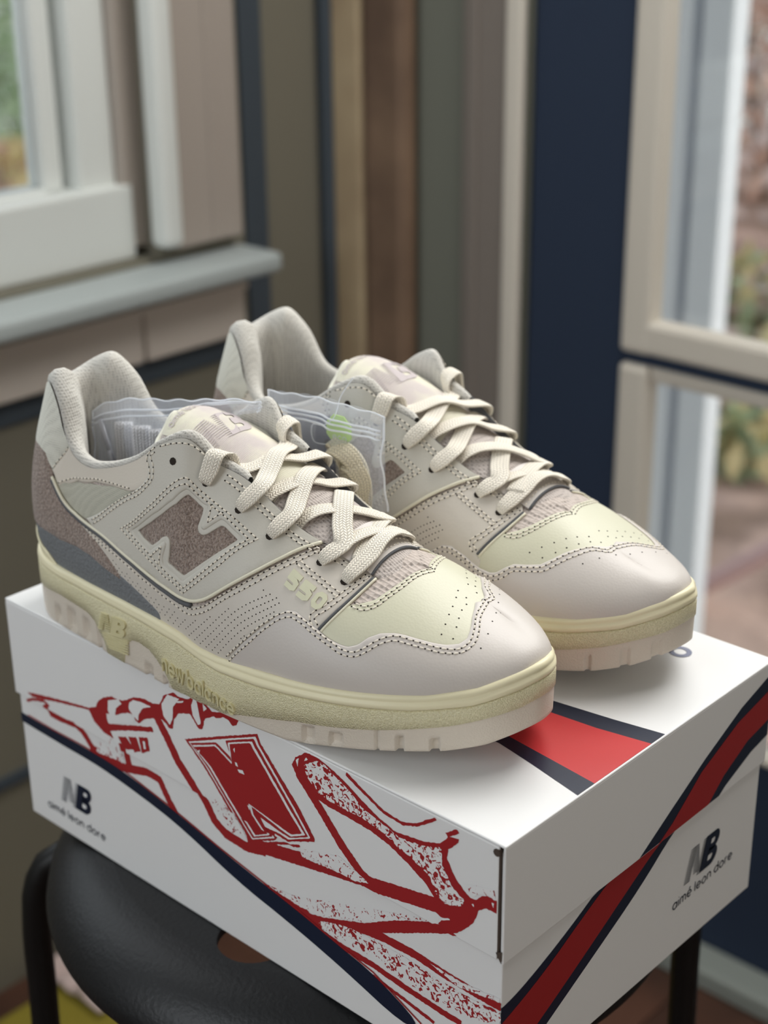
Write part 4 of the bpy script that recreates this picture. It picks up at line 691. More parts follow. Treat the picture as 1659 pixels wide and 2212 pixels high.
# flat prints; face coordinates in mm measured from the near top corner
OFF=.0001
def P_left(lay,dp): return lambda x,z,h:(x/1000,dp-OFF*lay-OFF*.5*h,BH+z/1000)
def P_right(lay,dp): return lambda y,z,h:(dp+OFF*lay+OFF*.5*h,y/1000,BH+z/1000)
def P_top(lay): return lambda x,y,h:(x/1000,y/1000,BH+OFF*lay+OFF*.5*h)
def clip(poly,axis,val,keep_above):
    out=[];n=len(poly)
    for i in range(n):
        a=poly[i];b=poly[(i+1)%n];ia=(a[axis]>=val)==keep_above;ib=(b[axis]>=val)==keep_above
        if ia: out.append(a)
        if ia!=ib:
            t=(val-a[axis])/(b[axis]-a[axis]); out.append([a[0]+(b[0]-a[0])*t,a[1]+(b[1]-a[1])*t])
    return out
def rough(poly,amp=.28,step=1.1,seed=1):
    """printed brush edge: fine resample with small wobble"""
    rg=random.Random(seed+len(poly)); P=np.array(poly+[poly[0]],float); P=resample(P,step)[:-1]; n=len(P)
    if n<4: return poly
    a=np.roll(P,1,axis=0);b=np.roll(P,-1,axis=0);d=b-a;nn=np.stack([-d[:,1],d[:,0]],1)/(np.hypot(*d.T)[:,None]+1e-9)
    return (P+nn*np.array([[rg.uniform(-amp,amp)] for _ in range(n)])).tolist()
def bounded(q): # never past the card's own edges
    q=clip(q,1,-.6,False) 
    q=clip(q,0,-BL*1000+1.2,True) if len(q)>2 else q
    q=clip(q,0,-.9,False) if len(q)>2 else q
    return clip(q,1,-BH*1000+.4,True) if len(q)>2 else q
def left_print(name,polys,mt,lay,amp=.22):
    for top in (True,False):
        R=[]
        for i,p in enumerate(polys):
            q=rough(p,amp,seed=i) if amp else p
            q=bounded(q); q=clip(q,1,-LH*1000+.15,top) if len(q)>2 else q
            if top and len(q)>2: q=clip(q,0,-4.,False)
            if len(q)>2: R.append(q)
        for r_ in ([[q] for q in R] if len(R)>1 and name[-5:]!='print' else [R] if R else []): obj(name,prism_safe(r_,P_left(lay,0. if top else e)),mt,lido if top else body)
def prism_safe(R,plane):
    mb=MB()
    for ip,P in enumerate(R):
        T=tessellate_polygon([[Vector((p[0],p[1],0)) for p in P]])
        V=[plane(p[0],p[1],1+ip*.02) for p in P]; F=[]
        for t in T: F.append(tuple(t))
        mb.add(V,F)
    return mb.mesh()
D=PR
def chaikin(P,n=2):
    for _ in range(n):
        Q=[]
        for i in range(len(P)):
            a=P[i];c=P[(i+1)%len(P)]; Q+=[[a[0]*.75+c[0]*.25,a[1]*.75+c[1]*.25],[a[0]*.25+c[0]*.75,a[1]*.25+c[1]*.75]]
        P=Q
    return P
for k_ in ('NAVY','R_BODY_NAVY','R_BODY_RED'): D[k_]=[chaikin(p) for p in D[k_]]
left_print('red_print',D['RED'],M_red,1)
left_print('white_print',D['WHITE'],M_card,2,.12); left_print('red_print',D['RED2'],M_red,3,.12); left_print('white_print',D['WHITE2'],M_card,4,.12); left_print('red_print',D['RED3'],M_red,5,.12); left_print('white_print',D['WHITE3'],M_card,6,0)
left_print('flecked_print',D['SPECK'],M_speck,2,.3); left_print('dotted_print',D['DOTS'],M_dots,2,.3)
left_print('navy_print',D['NAVY'],M_navy,3,0); left_print('red_line',D['REDLINE'],M_red,4,0)
def bound_r(q,zlo,zhi,y1):
    for a,v,k in ((1,zlo,True),(1,zhi,False),(0,1.2,True),(0,y1,False)):
        q=clip(q,a,v,k) if len(q)>2 else q
    return q
W_=BW*1000
obj('navy_stripe',prism_safe([bound_r(p,-BH*1000+.4,-LH*1000-.6,W_-2) for p in D['R_BODY_NAVY']],P_right(1,-e)),M_navy,body)
obj('red_stripe',prism_safe([bound_r(p,-BH*1000+.4,-LH*1000-.6,W_-2) for p in D['R_BODY_RED']],P_right(2,-e)),M_red,body)
obj('navy_stripe',prism_safe([bound_r(p,-LH*1000-.6,-1.2,W_-.6) for p in D['R_LID_NAVY']],P_right(1,0)),M_navy,lido)
obj('red_stripe',prism_safe([bound_r(p,-LH*1000-.6,-1.2,W_-.6) for p in D['R_LID_RED']],P_right(2,0)),M_red,lido)
tp=[[-344,52.],[-120,60.],[-52,60.5],[-30,56.3],[-.9,49.8]]; t2=[[-344,62.],[-120,68.],[-52,68.],[-21,64.4],[-.9,62.]]; t3=[[-344,90.],[-120,94.],[-55.6,97.3],[-27.6,100.2],[-.9,105.4]]; t4=[[-344,99.],[-120,103.],[-59,106.8],[-25.6,111.8],[-.9,116.4]]
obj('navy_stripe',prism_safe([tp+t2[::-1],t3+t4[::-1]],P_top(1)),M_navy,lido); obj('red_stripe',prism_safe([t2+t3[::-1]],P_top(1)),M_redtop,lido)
def quads(Q,f,mt,nm,par):
    V=[];F=[]
    for q in Q:
        b=len(V);V+=[f(*p) for p in q];F.append((b,b+1,b+2,b+3))
    return obj(nm,mesh(V,F),mt,par)
Qt,ln=lettering('aim\u00e9 leon dore',.20)
f=P_right(2,-e); quads(Qt,lambda a,b:f(135.5+54*a/ln,-108.3+2.6*a/ln+b*3.6,True),M_navy,'wordmark',body)
quads(NBlogo(17),lambda a,b:f(151.+a*17.,-98.5+b*19.,True),M_navy,'lettermark',body)
f2=P_left(2,e); quads(Qt,lambda a,b:f2(-326.5+51*a/ln,-125.2+b*3.4,True),M_navy,'wordmark',body)
quads(NBlogo(17),lambda a,b:f2(-307.+a*15.5,-115.+b*17.5,True),M_navy,'lettermark',body)
Qb,lnb=lettering('aim\u00e9 leon dore',.30); f3=P_top(2); quads(Qb,lambda a,b:f3(-34.5-150*a/lnb,192.5-b*8.6,True),M_grey,'wordmark',lido)
def build_shoe(name,pose,label):
    x0,y0,th,m=pose; mir=m<0
    root=empty(name,(x0,y0,Z0),th); tag(root,label,'shoe',None)
    def part(nm,ps,mt,sm=True,parent=None,kind=None):
        o=obj(nm,join(ps,mir,nm),mt,parent or root,smooth=sm)
        if kind:o['kind']=kind
        return o
    def pair(nm,fn,mt):
        for sd in (0,1): part(nm,[fn(sd)],mt)
    # under surface
    ps=[]
    for side in (0,1):
        ss=np.linspace(0,1,150); vv=np.linspace(0,1,34); SS,VV=np.meshgrid(ss,vv,indexing='ij')
        X,_=ev(side,np.stack([SS.ravel(),VV.ravel()],1),0.); F=[]
        for i in range(149):
            for j in range(33):
                a=i*34+j; q=(a,a+34,a+35,a+1); F.append(q if side==0 else q[::-1])
        ps.append((X,F))
    upper=part('upper',ps,M_tmesh)
    g=UVD; cl=lambda L:[list(p) for p in L]
    both=lambda fn:[fn(0),fn(1)]
    def vamp(side):
        e=g['vampe'] if side==0 else g['vampem']; e=[list(p) for p in e if p[1]<.96]
        e[0]=[.728,.64]; poly=e+[[.833,.985],[.836,1.]]+[[s,1.] for s in (.85,.9,.95,1.)]+[[1.,.5],[1.,.2],[.80,.2],[.67,.25],[.67,.5]]
        return panel(side,poly,.7)
    part('vamp',both(vamp),M_vamp)
    def cap(side):
        if side==0: e=[p for p in cl(g['cap']) if p[1]<.89]+[[RS-.006,.95],[RS,1.]]
        else:
            e=[p for p in cl(g['cap']) if p[0]<.622]+cl(g['capm']); e=[p for p in e if p[1]<.80]+[[.928,.86],[RS-.005,.94],[RS+.003,1.]]
        e[0][1]=0
        return panel(side,e+[[1.,1.],[1.,.5],[1.,0.]],1.1,base=.75,skirt=1.2)
    part('toe_cap',both(cap),M_cap)
    def quarter(side):
        up=[[p[0],max(.05,p[1]-.03)] for p in g['pip'][1:-1]][::-1]
        poly=g['qfront']+[[.743,.985],[.72,1.],[.68,1.]]+up+[[.14,.40],[.14,0.],[.67,0.],[.71,.2]]
        return panel(side,poly,.8,base=.25,skirt=.8)
    pair('quarter_panel',(quarter),M_quarter)
    part('heel_mesh_panel',both(lambda s:panel(s,[[0.,.55],[0.,1.],[.20,1.],[.199,.97],[.165,.76],[.138,.57]],.5,pad=1.6)),M_meshh)
    pair('mesh_window',(lambda s:panel(s,[[.14,.5],[.14,.68],[.27,.88],[.36,.86],[.36,.74],[.255,.58]],.25,pad=.6)),M_meshw)
    pair('collar_panel',(lambda s:panel(s,[[.1347,.60]]+g['collarb'][1:]+[[.39,.80],[.42,.9],[.42,1.],[.32,1.],[.205,1.],[.20,.97],[.165,.76]],.7,base=.35,skirt=.7)),M_collar)
    def saddle(side):
        pip=g['pip']; low=[p for p in pip if p[0]>.254]
        poly=g['sback'][:-1]+[[.405,1.],[.46,1.],[.56,1.],[.672,1.]]+low[::-1]
        return panel(side,poly,1.0,holes=[g['Nout']],base=.85,skirt=1.2)
    pair('saddle_panel',(saddle),M_leather)
    pair('logo_frame',(lambda s:panel(s,expand(g['Nout'],2.2),.5,holes=[g['Nin']],base=.7,edge=.4)),M_leather)
    pair('logo_suede',(lambda s:panel(s,expand(g['Nin'],1.0),.3,base=.0,pad=.25)),M_suede)
    sd=g['suede'];sb=g['suedeb']
    part('heel_suede',both(lambda s:panel(s,[[0.,.16],[0.,.70],[.05,.68]]+sd+[p for p in sb if p[0]>.13]+[[.09,.20],[.05,.17]],1.3,base=.55,skirt=1.)),M_suede)
    part('heel_stabiliser',both(lambda s:panel(s,[[0.,0.],[0.,.19],[.05,.20],[.10,.24]]+[[p[0],p[1]+.03] for p in sb[::-1] if p[0]>.12]+[[.405,.085],[.41,0.]],.9,base=.5)),M_tpu)
    part('heel_lip',both(lambda s:panel(s,[[0.,0.],[0.,.16],[.05,.155],[.085,.12],[.12,.085],[.135,.045],[.155,0.]],1.4,base=1.2,skirt=1.5)),M_rim)
    # cords and edges
    def cord(line,off,r,side,dn=0.,i0=0):
        L=smooth_line(mmuv(line[i0:]),2.0); T=np.gradient(L,axis=0);T/=np.hypot(*T.T)[:,None]; L=L+np.stack([-T[:,1],T[:,0]],1)*dn
        L[:,1]=np.clip(L[:,1],0,BM); X,N=ev(side,L/[AM,BM],off); b=MB().tube(X,r,8); return (np.array(b.V),b.F)
    pair('piping',(lambda s:cord(g['pip'],1.5,.85,s,0)),M_cream)
    pair('piping_underlay',(lambda s:cord(g['pip'][:-6],1.0,1.25,s,-1.9)),M_darkedge)
    pair('front_edge',(lambda s:cord(g['qfront'][1:],.55,.75,s,-.5)),M_darkedge)
    pair('edge_lip',lambda s:cord(g['qfront'][1:],.6,.65,s,-1.9),M_cream)
    # stitching
    st=Stitch()
    for s in (0,1):
        st.line(s,[p for p in g['capst'] if p[1]<.8]+[[.941,.87],[RS+.008,.985]] if s==0 else [p for p in g['capst'] if p[0]<.62]+[p for p in g['capstm'] if p[1]<.75 and p[0]<.91]+[[.930,.80],[.947,.89],[RS+.011,.985]],1.85,(-1.15,1.15))
        st.line(s,g['pipst'],1.05,(-1.05,1.05)); st.line(s,g['sbst'],1.85,(-1.1,1.1)); st.line(s,g['topst'],1.85,(0,))
        st.line(s,[[.515,.955],[.555,.935],[.595,.93],[.635,.93],[.672,.935]],1.85,(-1.2,1.2))
        st.line(s,[[.685,.94],[.715,.935],[.737,.95]],1.05,(-1.1,1.1))
        for k in ('Nst1','Nst2','Nst3','Nst4'): st.line(s,g[k],1.85,(0,),2.7,sm=False)
        st.line(s,g['v550'],1.05,(-1.2,1.2)); st.line(s,g['frst'],1.05,(-1.2,1.2))
        e=[p for p in (g['vampe'] if s==0 else g['vampem']) if p[1]<.96]
        st.line(s,[[p[0]+.004,p[1]-.045] for p in e]+[[.842,.985]],.7,(-1.1,1.1))
        st.line(s,[[p[0],p[1]+.02] for p in g['collarb'][1:]],1.05,(0,)); st.line(s,[[.138,.62],[.165,.76],[.188,.89],[.199,.965]],1.05,(0,))
        # perforations of the quarter
        poly=mmuv(g['perf']); mn=poly.min(0);mx=poly.max(0); D=[]
        for i,a in enumerate(np.arange(mn[0],mx[0],2.05)):
            for b in np.arange(mn[1]+(i%2)*1.75,mx[1],3.5): D.append((a,b))
        D=np.array(D); D=D[inside(D,poly)]; st.dots(s,D/[AM,BM],1.12,.33)
        st.dots(s,[p for p in (g['dots'] if s==0 else g['dotsm']) if p[1]<.99],.78 ,.42)
        st.dots(s,[p for p in (g['dots'][-5:] if s==0 else g['dotsm'][-4:]) if p[1]<.99],1.93,.4)
    part('stitching',st.S,M_thread,kind='stuff'); part('punched_holes',st.H,M_hole,sm=False,kind='stuff')
    for s in (0,1):
        for i,h in enumerate(g['holes']):
            ey=Stitch(); ey.dots(s,[h],1.95 if i<4 else 1.15,2.0 if i else 1.9); part('eyelet',ey.H,M_hole,sm=False)
    # 550 on the outer side
    q=np.array(g['d550']); o,u,v=q[0],q[1]-q[0],q[2]-q[0]
    def D5(x0):
        w=.165; L=[(.92,.86),(.16,.86),(.16,.56),(.62,.56),(.82,.47),(.82,.22),(.66,.14),(.10,.14)]
        return [[((p[0]*.30+x0),p[1]) for p in qd] for qd in strokepoly(L,.30)]
    def D0(x0):
        L=[(.2,.3),(.2,.7),(.36,.86),(.64,.86),(.8,.7),(.8,.3),(.64,.14),(.36,.14),(.2,.3)]
        return [[((p[0]*.30+x0),p[1]) for p in qd] for qd in strokepoly(L,.28)]
    qs=D5(.01)+D5(.345)+D0(.68); ps=[]
    for side in (0,):
        V=[];F=[]
        for k,qd in enumerate(qs):
            uv=np.array([o+u*p[0]+v*p[1] for p in qd]); X,_=ev(side,uv,1.55);X0,_=ev(side,uv,.9); b=len(V); V+=list(X)+list(X0)
            F.append((b+3,b+2,b+1,b)); F+= [(b+i,b+(i+1)%4,b+4+(i+1)%4,b+4+i) for i in range(4)]
        ps.append((V,F))
    for p_ in ps: part('raised_digit',[p_],M_550,sm=False)
    # padded collar lining
    for sd_ in ():pass
    prof=np.array([(-.2,-1.4),(-.9,1.2),(-.2,3.6),(2.2,5.6),(5.6,5.9),(8.6,4.0),(10.4,0),(11,-6),(10.6,-14),(9.5,-26),(8.5,-44),(8,-72)])
    rows=[]
    for side,rng in ((0,np.linspace(.542,0,80)),(1,np.linspace(0,.542,80)[1:])):
        X,_=ev(side,np.stack([rng,np.ones(len(rng))],1),.5)
        F_,T_,k_=stations(side); Fs=crs(k_,F_,rng); tt=crs(k_,F_,np.minimum(rng+.004,1))-crs(k_,F_,np.maximum(rng-.004,0)); tt=tt[:,:2]/np.hypot(*tt[:,:2].T)[:,None]
        nn=np.stack([tt[:,1],-tt[:,0]],1)*(1 if side==0 else -1)
        for r,x,n_ in zip(rng,X,nn):
            if r<.004: n_=np.array([-1.,0])
            k=float(np.interp(r,[0,.10,.17,.235,.32,.40,.45,.515,.535,.542],[1.15,1.2,1.0,.62,.48,.52,.58,.5,.42,.3])); pad=float(np.interp(r,[0,.13,.22,.32],[3.5,3.5,1.5,0]))
            row=[]
            for (i_,u_) in prof:
                ii=i_*k if u_>-5 else i_*k+pad*math.sin(min(1,(-u_-5)/25.)*math.pi/2 if u_>-30 else math.pi/2)
                uu=u_*k if u_>-3 else u_
                row.append((x[0]-n_[0]*ii,x[1]-n_[1]*ii,max(40.,x[2]+uu)))
            rows.append(row)
    V=[p for r in rows for p in r];F=[];k=len(prof)
    for i in range(len(rows)-1):
        for j in range(k-1): F.append((i*k+j,(i+1)*k+j,(i+1)*k+j+1,i*k+j+1)[::-1])
    part('collar_lining',[(V,F)],M_lin)
    # raw dark inner edge of the lace stays
    def stay(side):
        r=np.linspace(.525,.757,60); X,N=ev(side,np.stack([r,np.ones(60)],1),.2); sg=-1 if side==0 else 1
        t=np.interp(r,[.525,.67,.685,.757],[1.75,1.75,1.0,1.0]); top,_=ev(side,np.stack([r,np.ones(60)],1),t)
        inn=top+np.array([0,-sg*.8,-.5]); low=X+np.array([0,-sg*2.2,-4.5]); V=np.vstack([top,inn,low]); F=[]
        for i in range(59):
            for j in (0,1):
                f=(j*60+i,j*60+i+1,(j+1)*60+i+1,(j+1)*60+i); F.append(f if side==1 else f[::-1])
        return V,F
    pair('lace_stay_edge',(stay),M_darkedge)
    # mesh gusset closing the front of the throat
    r=np.linspace(.745,.836,26); A_,_=ev(0,np.stack([r,np.ones(26)],1),0.); B_,_=ev(1,np.stack([r+.003,np.ones(26)],1),0.); V=[];F=[]
    for i in range(26):
        for j in range(9):
            q=j/8; V.append(A_[i]*(1-q)+B_[i]*q+np.array([0,0,.9*math.sin(math.pi*q)]))
    for i in range(25):
        for j in range(8): F.append((i*9+j,(i+1)*9+j,(i+1)*9+j+1,i*9+j+1))
    part('gusset',[(V,F)],M_tmesh)
    # insole
    ix=[i for i in range(0,len(OL),8)]; V=[(*(OL[i]-ON[i]*9),41.) for i in ix]; V=[v for v in V if v[0]<215]; part('insole',[(V,[tuple(range(len(V)))])],M_insole,sm=False)
    # tongue
    xs=list(np.linspace(80,222,74)); qs_=np.linspace(-1,1,25); V=[];F=[]
    for x in xs:
        th_=float(np.interp(x,[80,86,100,150,242],[2,6,8,6,2]))
        for q in qs_: V.append(tongue_pt(x,q))
        for q in qs_[::-1]:
            p=tongue_pt(x,q*.96); V.append(p-np.array([0,0,th_*(1-abs(q)**4)+.6]))
    k=50
    for i in range(len(xs)-1):
        for j in range(k): F.append((i*k+j,(i+1)*k+j,(i+1)*k+(j+1)%k,i*k+(j+1)%k))
    F.append(tuple(range(k)));F.append(tuple((len(xs)-1)*k+j for j in range(k))[::-1])
    tongue=part('tongue',[(V,F)],M_tongue)
    bl=[tongue_pt(x,q,.3) for x,q in [(150,-.93),(135,-.95),(115,-.96),(100,-.97),(90,-.97),(84,-.93),(81,-.7),(80.3,0),(81,.7),(84,.93),(90,.97),(100,.97),(115,.96),(135,.95),(150,.93)]]
    b=MB().tube(smooth3(bl),[1.9]*len(smooth3(bl)),8); part('tongue_binding',[(np.array(b.V),b.F)],M_tborder,parent=tongue)
    V=[];F=[]; xs=np.linspace(85,158,44); qs_=np.linspace(-.80,.80,21)
    for x in xs:
        for q in qs_: V.append(tongue_pt(x,q*1,.55))
    for i in range(43):
        for j in range(20): F.append((i*21+j,(i+1)*21+j,(i+1)*21+j+1,i*21+j+1))
    V2=[];F2=[]
    part('tongue_label',[(V,F)],M_label,parent=tongue)
    # printed wordmark and lettermark on the label, read from the toe
    def lab(a,b,d): return tongue_pt(b,max(-.98,min(.98,a)),d)
    Q,ln=lettering('aim\u00e9 leon dore',.24); ps=[]
    def addq(Q,f,ps,d0=.62):
        V=[];F=[]
        for q in Q:
            b=len(V); V+=[f(*p,d0) for p in q]; F.append((b,b+1,b+2,b+3))
        ps.append((V,F))
    sg=-1 if mir else 1
    addq(Q,lambda a,b,d:lab(sg*(a/ln-.5)*1.3,93-b*3.4,d),ps,.95); addq(NBlogo(),lambda a,b,d:lab(sg*(a-.62)*.72,121-b*17,d),ps,.95)
    me=join(ps,mir,'label_print'); o=obj('label_print',me,M_ink,tongue)
    # front strap of the tongue with stitched bars
    V=[];F=[];xs=np.linspace(194,212,8);qs_=np.linspace(-1.,1.,17)
    for x in xs:
        for q in qs_: V.append(tongue_pt(x,q,1.0))
    for i in range(7):
        for j in range(16): F.append((i*17+j,(i+1)*17+j,(i+1)*17+j+1,i*17+j+1))
    part('tongue_strap',[(V,F)],M_cap,parent=tongue)
    b=MB().tube([tongue_pt(212.5,q,.8) for q in np.linspace(-1,1,17)],.7,6); part('strap_edge',[(np.array(b.V),b.F)],M_darkedge,parent=tongue)
    s2=[]
    for xx in (204,207,210):
        for q in np.linspace(-.95,.95,13):
            p=tongue_pt(xx,q,1.05);p2=tongue_pt(xx,q+.05,1.05);t=(p2-p)/np.linalg.norm(p2-p);s2.append((p+_SV[:,:1]*t*.8+_SV[:,1:2]*np.array([1,0,0])+_SV[:,2:3]*np.array([0,0,1]),_SF))
    part('strap_stitching',s2,M_thread,parent=tongue,kind='stuff')
    # laces
    H={0:[],1:[]}
    for s in (0,1):
        for i,h in enumerate(g['holes']):
            X,N=ev(s,[h],(1.9 if i<4 else 1.1)); H[s].append((X[0],N[0],h))
    def edgept(s,h,ds=0.,up=1.9):
        X,N=ev(s,[[h[0]+.018+ds,1.]],1.8); return X[0]+np.array([0,0,up])+N[0]*.3,N[0]
    cnt=0
    def lace(P,N,tw): 
        nonlocal cnt; cnt+=1
        ribbon_obj('lace',ribbon(P,N,tw=tw,uo=cnt*3.3),mir,M_lace,root)
    up=np.array([0,0,1.])
    def across(s,i,j,lift,under,w=9.6):
        o=1-s; X,N,h=H[s][i]; E,EN=edgept(s,h,.0)
        h2=H[o][j][2]; sg=-1 if s==0 else 1
        P=[X-N*1.2,X+N*1.0+(E-X)*.10,X*.45+E*.55+N*1.6,E+up*.8]; NN=[N,N,N*.8+up*.2,up*.8+EN*.4]; tw=[3.8,6.2,8.8,w]
        if under:
            X2,N2=ev(o,[[h2[0]+.02,1.]],-.5); Y=X2[0]+np.array([0,0,-2.0]); end=Y+np.array([0,-sg*4.,-3.]); 
            ts=(.22,.5,.78)
            for t in ts:
                p=E*(1-t)+Y*t; tp=tongue_pt(float(p[0]),float(np.clip(p[1]/22,-.9,.9)),0)
                z=max(p[2],tp[2]+1.2)+lift*math.sin(math.pi*t); P.append(np.array([p[0],p[1],z])); NN.append(up+EN*.25*(1-t)+N2[0]*.25*t); tw.append(w)
            P+=[Y,end];NN+=[up*.6+N2[0]*.6,N2[0]];tw+=[w,w]
        else:
            Xo,No,ho=H[o][j]; E2,EN2=edgept(o,ho,0.)
            for t in (.25,.5,.75):
                p=E*(1-t)+E2*t; tp=tongue_pt(float(p[0]),float(np.clip(p[1]/22,-.9,.9)),0); P.append(np.array([p[0],p[1],max(p[2],tp[2]+1.5)+lift*math.sin(math.pi*t)])); NN.append(up); tw.append(w)
            P+=[E2+up*.8,Xo*.45+E2*.55+No*1.6,Xo+No*1.0+(E2-Xo)*.1,Xo-No*1.2]; NN+=[up*.8+EN2*.4,No*.8+up*.2,No,No]; tw+=[w,8.8,6.2,3.8]
        lace(P,NN,tw)
    # inner crosses from the lowest pair
    for s in (0,1):
        a=ev(s,[[H[s][5][2][0]+.01,1.]],-.5)[0][0]-up*2.; b=ev(1-s,[[H[s][4][2][0]+.02,1.]],-.5)[0][0]-up*1.5
        P=[];NN=[]
        for t in np.linspace(-.1,1.1,7):
            p=a*(1-t)+b*t; tp=tongue_pt(float(p[0]),float(np.clip(p[1]/22,-.9,.9)),0); P.append(np.array([p[0],p[1],max(p[2],tp[2]+.9)+.8*s])); NN.append(up)
        lace(P,NN,[9.4]*7)
    across(0,5,5,3.,False)
    for i in (4,3,2):
        across(1,i,i-1,1.0,True); across(0,i,i-1,2.8,True)
    # top pair: wraps over the collar edge and dives inside
    for s in (0,1):
        X,N,h=H[s][1]; E,EN=edgept(s,h,-.012,3.0); sg=-1 if s==0 else 1
        P=[X-N*1.2,X+N*1.3,X*.45+E*.55+N*2.2,E+N*1.2+up*1.2,E+np.array([0,-sg*4.5,1.0]),E+np.array([1,-sg*8.,-3.5]),E+np.array([2,-sg*8.5,-9.])]
        NN=[N,N,N,up*.7+N*.7,up,up*.4-EN,-EN]; lace(P,NN,[4,6.4,8.8,9.4,9.4,9,8])
    # sole
    out,band,rim=sole_parts()
    o_=part('outsole',[out],M_out); md=part('midsole',[band],M_band); part('midsole_rim',[rim],M_rim)
    # raised wordmark and lettermark on the outer wall
    Q,ln=lettering('new balance',.22,.3,.35); ps=[]
    def sol(Q,f,d1=1.6,d0=.2):
        V=[];F=[]
        for q in Q:
            b=len(V); V+=[wall(*f(*p),d1) for p in q]+[wall(*f(*p),d0) for p in q]; F.append((b,b+1,b+2,b+3)); F+=[(b+(i+1)%4,b+i,b+4+i,b+4+(i+1)%4) for i in range(4)]
        ps.append((V,F))
    sol(Q,lambda a,b:(113.+48.5*a/ln, 9.2-6.0*(a/ln)+b*(6.3-1.6*a/ln)))
    sol([[(p[0]+.42,p[1]) for p in q] for q in NBlogo(9)],lambda a,b:(60.5+a*13.2,13.0+b*10.3+a*1.2),1.5)
    sol([[(0,i),(1,i),(1,i+.5),(0,i+.5)] for i in range(6)],lambda a,b:(63.5+b*.9+a*(22-b*1.1),11.6-b*1.3+a*(3.2-b*.2)),.9)
    for nm_,p_ in zip(('raised_wordmark','raised_lettermark','raised_ribs'),ps): part(nm_,[p_],M_emb,sm=False,parent=md)
    return root
def smooth3(P,n=5):
    P=np.array(P,float); d=np.r_[0,np.cumsum(np.linalg.norm(P[1:]-P[:-1],axis=1))]; return crs(d,P,np.linspace(0,d[-1],len(P)*n))
def expand(poly,o):
    L=mmuv(poly); a=np.roll(L,1,axis=0);b=np.roll(L,-1,axis=0);d=b-a;nn=np.stack([-d[:,1],d[:,0]],1)/(np.hypot(*d.T)[:,None]+1e-9)
    c=L+nn*o; ar=lambda q:abs(np.sum(q[:,0]*np.roll(q[:,1],-1)-q[:,1]*np.roll(q[:,0],-1)))
    if ar(c)<ar(L): c=L-nn*o
    return (c/[AM,BM]).tolist()
POSE=[(-.322,.034,math.radians(6.),1),(-.3153,.1522,math.radians(2.53),-1)]
build_shoe('sneaker',POSE[0],'off-white leather low sneaker at the front of the box, outer side showing, raised 550 badge')
build_shoe('sneaker',POSE[1],'off-white leather low sneaker standing behind the other, inner side showing, toe over the grey lettering')
# ================================================================ zip bags of spare laces (coordinates in the front sneaker's own millimetres)
def filmmat(name,alpha,col,rough=.18):
    m=mat(name,col,rough,('noise',55,.5,.006),.6); b=m.node_tree.nodes['Principled BSDF']; b.inputs['Alpha'].default_value=alpha; return m
M_film=filmmat('clear_film',.24,(226,232,244)); M_zip=filmmat('zip_strip',.62,(236,240,246),.25); M_seam=filmmat('film_seam',.7,(240,244,250),.3)
p0=POSE[0]
def bagroot(name,label,cat,group=None):
    r=empty(name,(p0[0],p0[1],Z0),p0[2]); tag(r,label,cat,group); return r
def sheet(top,depth,n=70,k=26,amp=1.2,seed=0,off=0.):
    """film hanging from a 3D top line; depth per point"""
    d=np.r_[0,np.cumsum(np.linalg.norm(np.diff(np.array(top,float),axis=0),axis=1))]; s=np.linspace(0,d[-1],n); T=crs(d,np.array(top,float),s); D=np.interp(s,d,depth)
    rg=np.random.RandomState(seed); ph=rg.rand(8)*6.28; V=[]
    for i in range(n):
        for j in range(k):
            v=j/(k-1); w=amp*min(1,v*3)*(math.sin(s[i]*.23+ph[0]+v*3)+.6*math.sin(s[i]*.51+ph[1]-v*7)+.4*math.sin(v*17+ph[2]+s[i]*.1))
            puff=off*math.sin(math.pi*min(1,.05+v*.95))**.6*math.sin(math.pi*i/(n-1))**.5
            V.append((T[i][0]+w*.35,T[i][1]-puff+w,T[i][2]-D[i]*v+.5*math.sin(s[i]*.4+ph[3])*(1 if j==0 else .3)))
    F=[(i*k+j,(i+1)*k+j,(i+1)*k+j+1,i*k+j+1) for i in range(n-1) for j in range(k-1)]
    return np.array(V)/1000,F,n,k
def bag(root,top,depth,puff,seed,zip_v):
    for nm,o,sd in (('film',puff,seed),('film',-puff*.4,seed+1)):
        V,F,n,k=sheet(top,depth,off=o,seed=sd); ob=obj(nm,mesh(V,F),M_film,root,smooth=True)
        if o>0:
            G=V.reshape(n,k,3)
            for a in zip_v:
                rows=[]; j=a*(k-1); j0=int(j)
                L=[tuple(G[i,j0]*(1-(j-j0))+G[i,min(k-1,j0+1)]*(j-j0)+np.array([0,-.0004,0])) for i in range(0,n,2)]
                obj('zip',MB().tube(L,.00055,6).mesh(),M_zip,root,smooth=True)
            obj('seam',MB().tube([tuple(G[0,j]) for j in range(k)],.0005,6).mesh(),M_seam,root); obj('seam',MB().tube([tuple(G[n-1,j]) for j in range(k)],.0005,6).mesh(),M_seam,root)
            obj('seam',MB().tube([tuple(G[i,0]) for i in range(n)],.00035,6).mesh(),M_seam,root)
b1=bagroot('zip_bag','clear zip bag holding white spare laces, tucked in the front sneaker behind its tongue','bag','clear zip bags') ; del b1['group']
bag(b1,[(19,2,106),(23,2,109),(34,4,114),(48,7,117.5),(62,9,119),(76,11,121),(92,14,123.5),(106,18,125),(116,22,124.5)],[46,50,54,54,50,40,14,8,5],5.,3,(.10,.16))
def spare(label,mt,paths,group=None):
    r=bagroot('shoelace',label,'shoelace',group)
    for P,N,tw in paths: ribbon_obj('woven_band',ribbon(P,N,t=1.6,tw=tw),False,mt,r)
    return r
cn=np.array([.62,-.75,.22])
paths=[]
